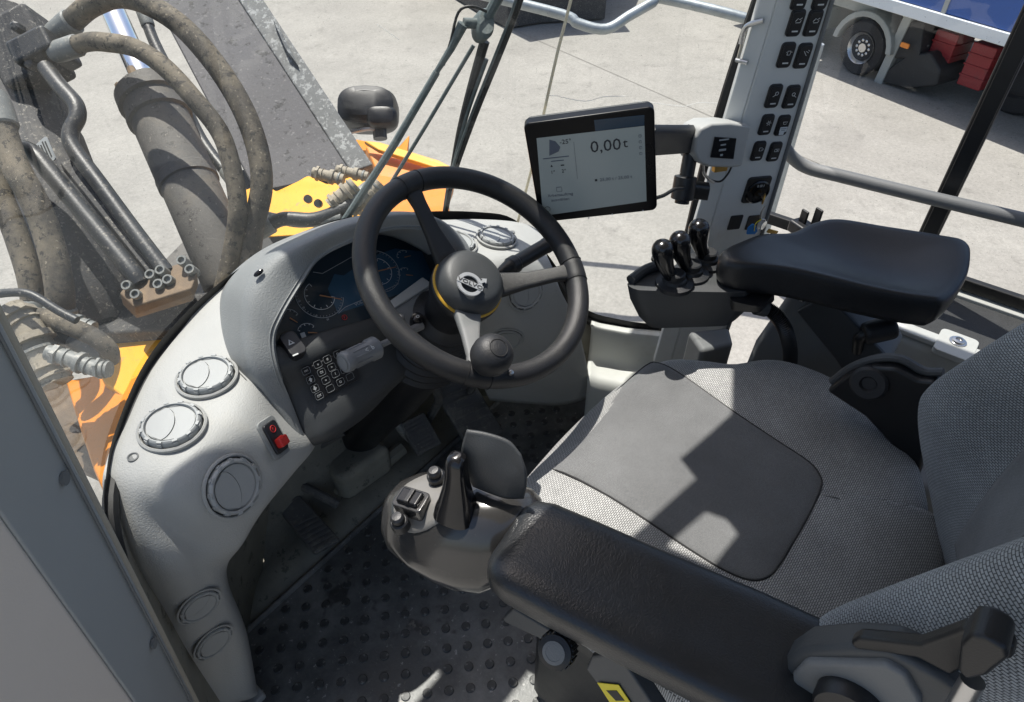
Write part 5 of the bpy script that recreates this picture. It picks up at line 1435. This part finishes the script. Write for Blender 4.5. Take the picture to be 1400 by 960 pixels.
bar_me = mesh('switch_bar', box(.0115, .0024, .001, (0, -.0125, .0068)))
ic = [('up', (1094, -6)), ('up', (1123, -6)), ('bucket', (1087, 31)), ('bucket', (1111, 31)), ('beacon', (1074, 75)), ('wash', (1097, 76)), ('lamp_f', (1057, 131)), ('lamp_r', (1081, 132)),
      ('lamp', (1047, 170)), ('heat', (1069, 171)), ('mirror', (1036, 206)), ('rear', (1058, 207))]
for kind, q in ic:
    Ms = fr(PP(*q), pn, pw)
    sc3 = 1.0 if q[1] < 160 else .93
    Ms = Ms @ Matrix.Diagonal((sc3, sc3, 1, 1))
    s_ = ob('rocker_switch', sw_me, M_key, pil, Ms, bevel=.002)
    ob('face', sw_dn, M_key, s_, Ms, bevel=.0015)
    ob('indicator_bar', bar_me, M_print, s_, Ms)
    Mi = Ms @ Matrix.Translation((.001, .006, .0068))
    def ln(pts, r=.0006): ob('symbol', tr(tube([(a, b, 0) for a, b in pts], r, 4), Mi), M_print, s_)
    if kind == 'bucket': ln([(-.006, -.002), (-.002, .003), (.002, .001), (.006, .004)]); ln([(-.005, -.004), (.004, -.004), (.005, 0)])
    elif kind == 'beacon': ln([(-.003, -.004), (-.003, .003), (.003, .003), (.003, -.004), (-.003, -.004)]); ln([(-.006, .001), (-.0045, .001)]); ln([(.006, .001), (.0045, .001)])
    elif kind == 'wash': ln([(-.005, .004), (.002, -.004)]); ln([(-.001, .004), (.005, .001)]); ln([(.003, .006), (.006, .004)])
    elif kind in ('lamp_f', 'lamp_r'):
        sg = 1 if kind == 'lamp_f' else -1
        ln([(sg*(.001+.0032*math.cos(t)), .001+.0032*math.sin(t)) for t in [k*math.tau/10 for k in range(11)]]); ln([(sg*-.006, -.005), (sg*-.001, -.002)])
    elif kind == 'lamp':
        ln([(.0026*math.cos(t), .0026*math.sin(t)) for t in [k*math.tau/10 for k in range(11)]])
        for t in range(6): ln([(.0038*math.cos(t*1.047), .0038*math.sin(t*1.047)), (.0058*math.cos(t*1.047), .0058*math.sin(t*1.047))])
    elif kind == 'heat':
        ln([(-.005, .004), (.005, .004), (.003, -.001), (-.003, -.001), (-.005, .004)])
        st_ = ob('paper_sticker', tr(prism(rrect(.017, .011, .001), .0, .0006), Ms @ Matrix.Translation((.001, -.006, .0075))), M_white, s_)
        ob('paper_sticker', tr(prism(rrect(.011, .007, .001), .0, .0006), Ms @ Matrix.Translation((-.001, -.0145, .0078))), M_white, s_)
        for k in range(2): ob('sticker_print', tr(box(.012-.003*k, .001, .0004, (.001, -.004-.0035*k, .0083)), Ms), M_lcdgrey, st_)
    elif kind == 'mirror': ln([(-.003, -.003), (-.003, .004), (.003, .004), (.003, -.003), (-.003, -.003)]); ln([(.003, -.003), (.0055, -.001), (.006, .002)])
    elif kind == 'rear': ln([(-.005, -.003), (-.005, .003), (.005, .003), (.005, -.003), (-.005, -.003)]); ln([(-.002, .003), (.001, .0)]); ln([(0, -.002), (.003, .001)])
# ignition housing, key blanks
Mi = fr(PP(1034, 259), pn, pw)
ig = ob('ignition_housing', tr(prism(rrect(.056, .062, .008), -.01, .004), Mi), M_key, pil, bevel=.003)
ob('ignition_dial', tr(lathe([(.0275, .003), (.027, .006), (.024, .008), (.023, .0055), (.012, .0055), (.011, .012), (.003, .012)], 30), Mi @ Matrix.Translation((.002, -.004, 0))), M_gloss, ig)
text('0 III I', .008, Mi @ Matrix.Translation((.002, .0125, .0085)), M_print, ig, ext=.0003)
for q in ((1005, 304), (1029, 304)):
    ob('blank_cover', tr(prism(rrect(.030, .036, .003), -.01, .002), fr(PP(*q), pn, pw)), M_key, pil, bevel=.001)
keys = thing('key_bunch', 'ignition key with hanging ring and blue tag', 'keys', PP(1035, 318, .04))
Kq = lambda a, b, o: PP(a, b, o)
kd_ = pn
ob('key_head', tr(prism(circle(.0115, 20), -.0015, .0015), fr(Kq(1044, 272, .028), (pw*.8+pn*.5), pdv)), M_brass, keys, bevel=.0008)
ob('key_shaft', tube([Kq(1042, 268, .008), Kq(1044, 271, .022)], .0035, 8), M_steel, keys)
ob('link', tube([Kq(1045, 282, .03), Kq(1041, 290, .031), Kq(1040, 300, .031)], .0022, 8, 3), M_steel, keys)
rc = Kq(1041, 306, .031)
Mk2 = fr(rc, pn+pw*.3, pw)
ob('ring', tr(tube([(.011*math.cos(k*math.tau/24), .011*math.sin(k*math.tau/24), 0) for k in range(24)], .0011, 6, closed=True), Mk2), M_steel, keys)
ob('blue_tag', tr(prism([(-.014, .002), (-.006, .012), (.003, .008), (.012, -.008), (.008, -.016), (-.012, -.014)], -.002, .002), fr(Kq(1030, 312, .033), pn, pw)), M_blueplastic, keys, bevel=.001)
ob('yellow_loop', tube([Kq(1041, 300, .036), Kq(1033, 306, .038), Kq(1031, 316, .037)], .001, 6, 4), M_labely, keys)
ob('spare_key', tr(prism(circle(.010, 18)+[], -.001, .001), fr(Kq(1044, 308, .036), pn*.8+pw*.4, pw)), M_steel, keys)
ob('brown_key', tr(box(.028, .010, .003), fr(Kq(1056, 317, .034), pn, pw*.8-pdv*.3)), M_brass, keys, bevel=.001)

# ------------------------------------------------------------------ grey sensor box in front of the pillar
bx0 = P(990, 205, x=.535)
bnv = V((-.50, -.84, .10)).normalized()
def BX(px, py, off=0.0): return P(px, py, pl=(bx0+bnv*off, bnv))
sb = thing('sensor_box', 'grey rounded camera box mounted between tablet and switch pillar', 'sensor box', BX(990, 228))
fo_ = [BX(*q) for q in ((952, 188), (960, 176), (974, 169), (1000, 168), (1028, 172), (1022, 200), (1016, 228), (1000, 230), (970, 229), (955, 222), (949, 208))]
ob('body', prism3(fo_, -bnv*.055+V((-.012, .0, .0))), M_boxgrey, sb, bevel=.006, seg=3)
ob('label_plate', prism3([BX(*q, .0006) for q in ((977, 187), (1006, 189), (1002, 217), (971, 215))], bnv*.002), M_gloss, sb)
Mt = fr(BX(990, 200, .003), bnv, (pw+V((0, 0, -.0))).normalized())
for k, (sx_, sy_) in enumerate(((.022, .003), (.012, .003), (.016, .004), (.006, .004))):
    ob('label_mark', tr(prism(rrect(sx_, sy_, .001), 0, .0005), fr(BX(990-k*1.2, 191+k*7, .0028), bnv, pw)), M_printdim, sb)
ob('side_screw', tr(lathe([(.007, 0), (.007, .004), (.004, .006)], 14), fr(BX(953, 201, -.02), (-.95, .2, 0))), M_black, sb)
ob('cable', tube([BX(*q, -.02) for q in ((966, 226), (964, 238), (972, 246), (985, 248), (995, 238), (1000, 228))], .002, 8, 5), M_seal, sb)
ob('cable', tube([BX(*q, -.01) for q in ((962, 224), (962, 236), (968, 244), (976, 250))], .003, 8, 4), M_steel, sb)
ob('connector', tr(box(.03, .012, .012), fr(BX(984, 230, -.02), bnv, pw)), M_brass, sb, bevel=.002)

# ------------------------------------------------------------------ tablet display
TC = V((.2556, .4072, .921)); TNn = V((-.821, -.5673, -.0639)).normalized(); TX = V((.5518, -.8173, .166)).normalized()
def TB(px, py, off=0.0): return P(px, py, pl=(TC+TNn*off, TNn))
tab = thing('display_tablet', 'black tablet display reading 0,00 t on an arm beside the pillar', 'display', TC-V((0, 0, .1)))
Mtab = fr(TC, TNn, TX)
ob('case', tr(prism(rrect(.2102, .1950, .010), -.022, .0), Mtab), M_tablet, tab, bevel=.003)
ob('back_edge', tr(prism(rrect(.206, .191, .010), -.030, -.0225), Mtab), M_console, tab, bevel=.003)
def tq(name, pts, m, off, th=.0005, par=None): return ob(name, prism3([TB(*p, off) for p in pts], TNn*th), m, par or tab)
scr = tq('screen', [(733.5, 189), (881, 172), (884, 275), (742.5, 295)], M_lcd, .0003)
tq('status_bar', [(812, 164), (881, 157), (881, 171.5), (814, 179.5)], M_lcdtop, .0003)
ht = lambda q: fr(TB(*q, .0012), TNn, TB(880, 172)-TB(735, 188.6))
text('0,00', .030, ht((828, 200)), M_lcdtext, scr, ext=.0002)
text('t', .024, ht((855, 196)), M_lcdtext, scr, ext=.0002)
text('-25°', .0115, ht((773, 194)), M_lcdtext, scr, ext=.0002)
tq('bucket_icon', [(751, 191), (759, 193), (766, 201), (764, 207), (751, 213)], M_lcdgrey, .0009, par=scr)
for q, wdt in (((760, 215.5), .044), ((762, 220), .022)):
    ob('text_line', tr(box(wdt, .0016, .0004), ht(q)), M_lcdgrey, scr)
for s, q, sz in (('▲', (754, 227), .006), ('1°', (756, 236), .009), ('2°', (771, 234), .009), ('25,00 t / 25,00 t', (842, 244), .0085), ('Arbeitsauftrag', (766, 266.5), .0078), ('auswählen', (766, 273), .0078)):
    if s == '▲': ob('triangle_icon', tr(prism([(-.002, -.0018), (.002, -.0018), (0, .0025)], 0, .0004), ht(q)), M_lcdtext, scr); continue
    text(s, sz, ht(q), M_lcdtext if '°' in s else M_lcdgrey, scr, ext=.0002)
ob('arrow_icon', tr(box(.006, .002, .0004), ht((769, 226))), M_lcdtext, scr)
ob('mark_icon', tr(box(.004, .004, .0004), ht((815, 246.5))), M_lcdtext, scr)
ob('list_icon', tr(tube([(x, y, .0002) for x, y in rrect(.009, .009, .001, 2)], .0004, 4, closed=True), ht((764.5, 259))), M_lcdgrey, scr)
ob('power_icon', tr(tube([(.005*math.cos(t), .005*math.sin(t), .0002) for t in [k*math.tau/16 for k in range(16)]], .0004, 4, closed=True), ht((748.5, 286))), M_lcdtext, scr)
ob('divider', tr(box(.0006, .07, .0003), ht((787, 220))), M_lcdgrey, scr)
for y in (186, 194, 202, 210):
    ob('menu_icon', tr(tube([(x, y2, .0002) for x, y2 in rrect(.004, .004, .0005, 2)], .00035, 4, closed=True), ht((875+(y-186)*.05, y))), M_lcdgrey, scr)
for q in ((805, 298), (837, 293), (879, 288)):
    ob('led', tr(lathe([(.0014, 0), (.0014, .0006), (.0006, .0008)], 8), fr(TB(*q, .0002), TNn)), M_print, tab)
# arm and post
arm0, arm1 = TB(893, 192, -.03), P(950, 190, d=1.30)
ob('mount_arm', loft([sring(p, UZ, TNn, .024, .012, 20, 6) for p in (TB(880, 194, -.032), arm0, arm1)]), M_black, tab, bevel=.002)
ob('mount_end', loft([sring(p, UZ, TNn, .026, .016, 20, 5) for p in (P(938, 191, d=1.295), P(958, 189, d=1.31))]), M_black, tab, bevel=.003)
pt0, pt1 = P(945, 205, d=1.31), P(932, 278, d=1.35)
ob('mount_post', tube([pt0, pt1], .014, 16), M_black, tab)
ob('post_clamp', tr(lathe([(.015, 0), (.022, .002), (.022, .045), (.015, .047)], 22), fr(P(938, 240, d=1.33), (pt1-pt0))), M_black, tab, bevel=.001)
ob('clamp_arm', loft([sring(p, UZ, TNn, .016, .012, 16, 4) for p in (P(936, 258, d=1.335), P(968, 262, d=1.36))]), M_black, tab)
ob('cable', tube([TB(896, 271, -.01), P(908, 267, d=1.27), P(922, 259, d=1.29), P(934, 258, d=1.31)], .0035, 8, 4), M_seal, tab)

# ------------------------------------------------------------------ left door pillar
lpil = thing('door_pillar', 'blurred grey left door pillar in the near corner, bounce light painted beige on one face', 'pillar', P(275, 960, y=.40))
def eline(q0, q1, y, e0=.25, e1=.35):
    a, b = P(*q0, y=y), P(*q1, y=y)
    d_ = (a-b).normalized(); return a+d_*e1, b-d_*e0
a0, a1 = eline((0, 432), (268, 960), .40)
b0, b1 = eline((0, 702), (184, 960), .325)
c0, c1 = eline((0, 934), (26, 960), .28)
c0, c1 = b0+V((-.10, -.05, -.02)), b1+V((-.10, -.05, -.02))
ob('inner_face', ([a0, a1, b1, b0]+[p+V((-.05, .08, .0)) for p in (a0, a1, b1, b0)], prism([(0, 0)]*4, 0, 1)[1]), M_pillarL, lpil, bevel=.004)
ob('door_face', ([b0, b1, c1, c0]+[p+V((-.02, .06, .0)) for p in (b0, b1, c1, c0)], prism([(0, 0)]*4, 0, 1)[1]), M_pillarL_bounce, lpil, bevel=.004)
ob('trim_groove', tube([a0.lerp(b0, .12).lerp(a1.lerp(b1, .12), k/8)+V((.001, -.001, 0)) for k in range(9)], .0014, 6), M_panel, lpil)
for k_ in (.42, .66):
    ob('trim_screw', tr(lathe([(.0065, -.002), (.0065, .0008), (.0055, .0016), (.004, .0002), (.001, .0002)], 16), fr(a0.lerp(b0, .22).lerp(a1.lerp(b1, .22), k_), (a1-a0).cross(b0-a0).normalized()*(-1 if (a1-a0).cross(b0-a0).dot(FW) > 0 else 1))), M_panel, lpil)
ob('pillar_seal', tube([a0.lerp(a1, k/8)+V((.0, .012, 0)) for k in range(9)], .006, 10), M_beige, lpil)

# ------------------------------------------------------------------ wipers outside the glass
wp = thing('wiper', 'dusty grey parallel-arm windshield wiper with its long black blade', 'wiper', onglass(500, 290, .03))
G = lambda a, b, o=.025: onglass(a, b, o)
ob('main_arm', tube([G(478, 310), G(545, 205), G(603, 104)], [.0085, .0085, .0075], 8), M_wiper, wp, bevel=.001)
ob('main_arm_tip', tube([G(600, 108), G(622, 72), G(638, 38)], [.0055, .0075, .011], 10), M_wiper, wp)
ob('parallel_arm', tube([G(508, 312), G(590, 175), G(652, 68)], .0042, 8), M_wiper, wp)
hp = G(665, 42, .03); hn = (-FW*.6+RT*.3)
ob('head', loft([sring(hp+hn.normalized()*t, UP, RT, a_, b_, 24, 2.4) for t, a_, b_ in ((-.02, .024, .014), (-.012, .030, .018), (.012, .030, .018), (.02, .024, .014))]), M_wiper, wp)
ob('cross_pin', tube([G(640, 38, .03), G(672, 40, .035)], .010, 12), M_wiper, wp)
ob('hose', tube([G(612, 95), G(622, 60), G(632, 22), G(650, 14), G(672, 22)], .0028, 8, 4), M_seal, wp)
ob('blade_arm', tube([G(667, 62), G(648, 130), G(634, 185), G(624, 235)], [.0105, .0095, .008, .006], 8, 3), M_seal, wp)
ob('blade_frame', tube([G(668, 85, .018), G(645, 150, .018), G(634, 190, .018), G(622, 240, .018)], .005, 8, 3), M_wiper, wp)
ob('blade', tube([G(726, -40, .014), G(708, 18, .014), G(680, 90, .014), G(650, 165, .014), G(622, 245, .014), G(612, 292, .014)], .0068, 8, 3), M_seal, wp)
ob('blade_rubber', tube([G(718, -40, .006), G(700, 20, .006), G(672, 92, .006), G(642, 168, .006), G(616, 246, .006), G(608, 290, .006)], .003, 6, 3), M_wiper, wp)
ob('upper_arm', tube([G(672, 30, .03), G(690, -5, .03), G(720, -60, .03)], .011, 10), M_wiper, wp)

# ------------------------------------------------------------------ unseen roof and added shade pieces above the cab
RS = V((-math.sin(SUN_AZ), -math.cos(SUN_AZ), 0))*(1/math.tan(SUN_EL))   # shadow shift per metre of height
def RP(px, py):
    p = P(px, py, z=.598)-RS*(1.80-.598); return (p.x, p.y)
edge = [RP(*q) for q in ((1010, 575), (930, 630), (957, 663), (945, 680), (978, 690), (1008, 727), (974, 772), (915, 748), (900, 740))]  # roof edge notches traced back along the sun from the seat's lit patch
edge = [(.93, RP(1000, 470)[1]), RP(1003, 470), RP(1002, 520), RP(1000, 572)]+edge[1:]+[(-.95, edge[-1][1]+.08)]
rf = ob('cab_roof', prism(edge+[(-.95, -.80), (.93, -.80)], 1.80, 1.88), M_roof, None)
tag(rf, 'unseen flat cab roof panel, front edge cut to shape the shade on the seat', 'roof', kind='structure')
sq = [RP(*q) for q in ((952, 655), (972, 676), (884, 752), (862, 736))]
ob('roof_shade_strip', prism(sq, 1.80, 1.84), M_roof, rf)  # unseen strip, added to lay a dark stripe across the seat
rwall = ob('rear_wall', tr(box(1.7, .06, 1.15, (.05, -.86, .575)), Matrix()), M_panel, None, bevel=.01)  # out of view, put in to reduce sky light on the seat
tag(rwall, 'unseen lower rear wall of the cab, added to cut sky light behind the seat', 'wall', kind='structure')
vb = ob('dash_shade_bar', tr(box(1.95, .135, .05, (.03, .9275, 1.80)), Matrix()), M_roof, rf, bevel=.01)  # unseen bar, added to shade the driver's side of the dash
ob('floor_shade_block', tr(box(.20, .14, .06, (.07, 1.066, 1.80)), Matrix()), M_roof, rf)  # unseen block, added to stop a sun streak on the floor
for x in (-.92, .98):
    ob('shade_bar_bracket', tr(box(.04, .5, .03, (x, .69, 1.80)), Matrix()), M_roof, rf)  # carry the added shade bar
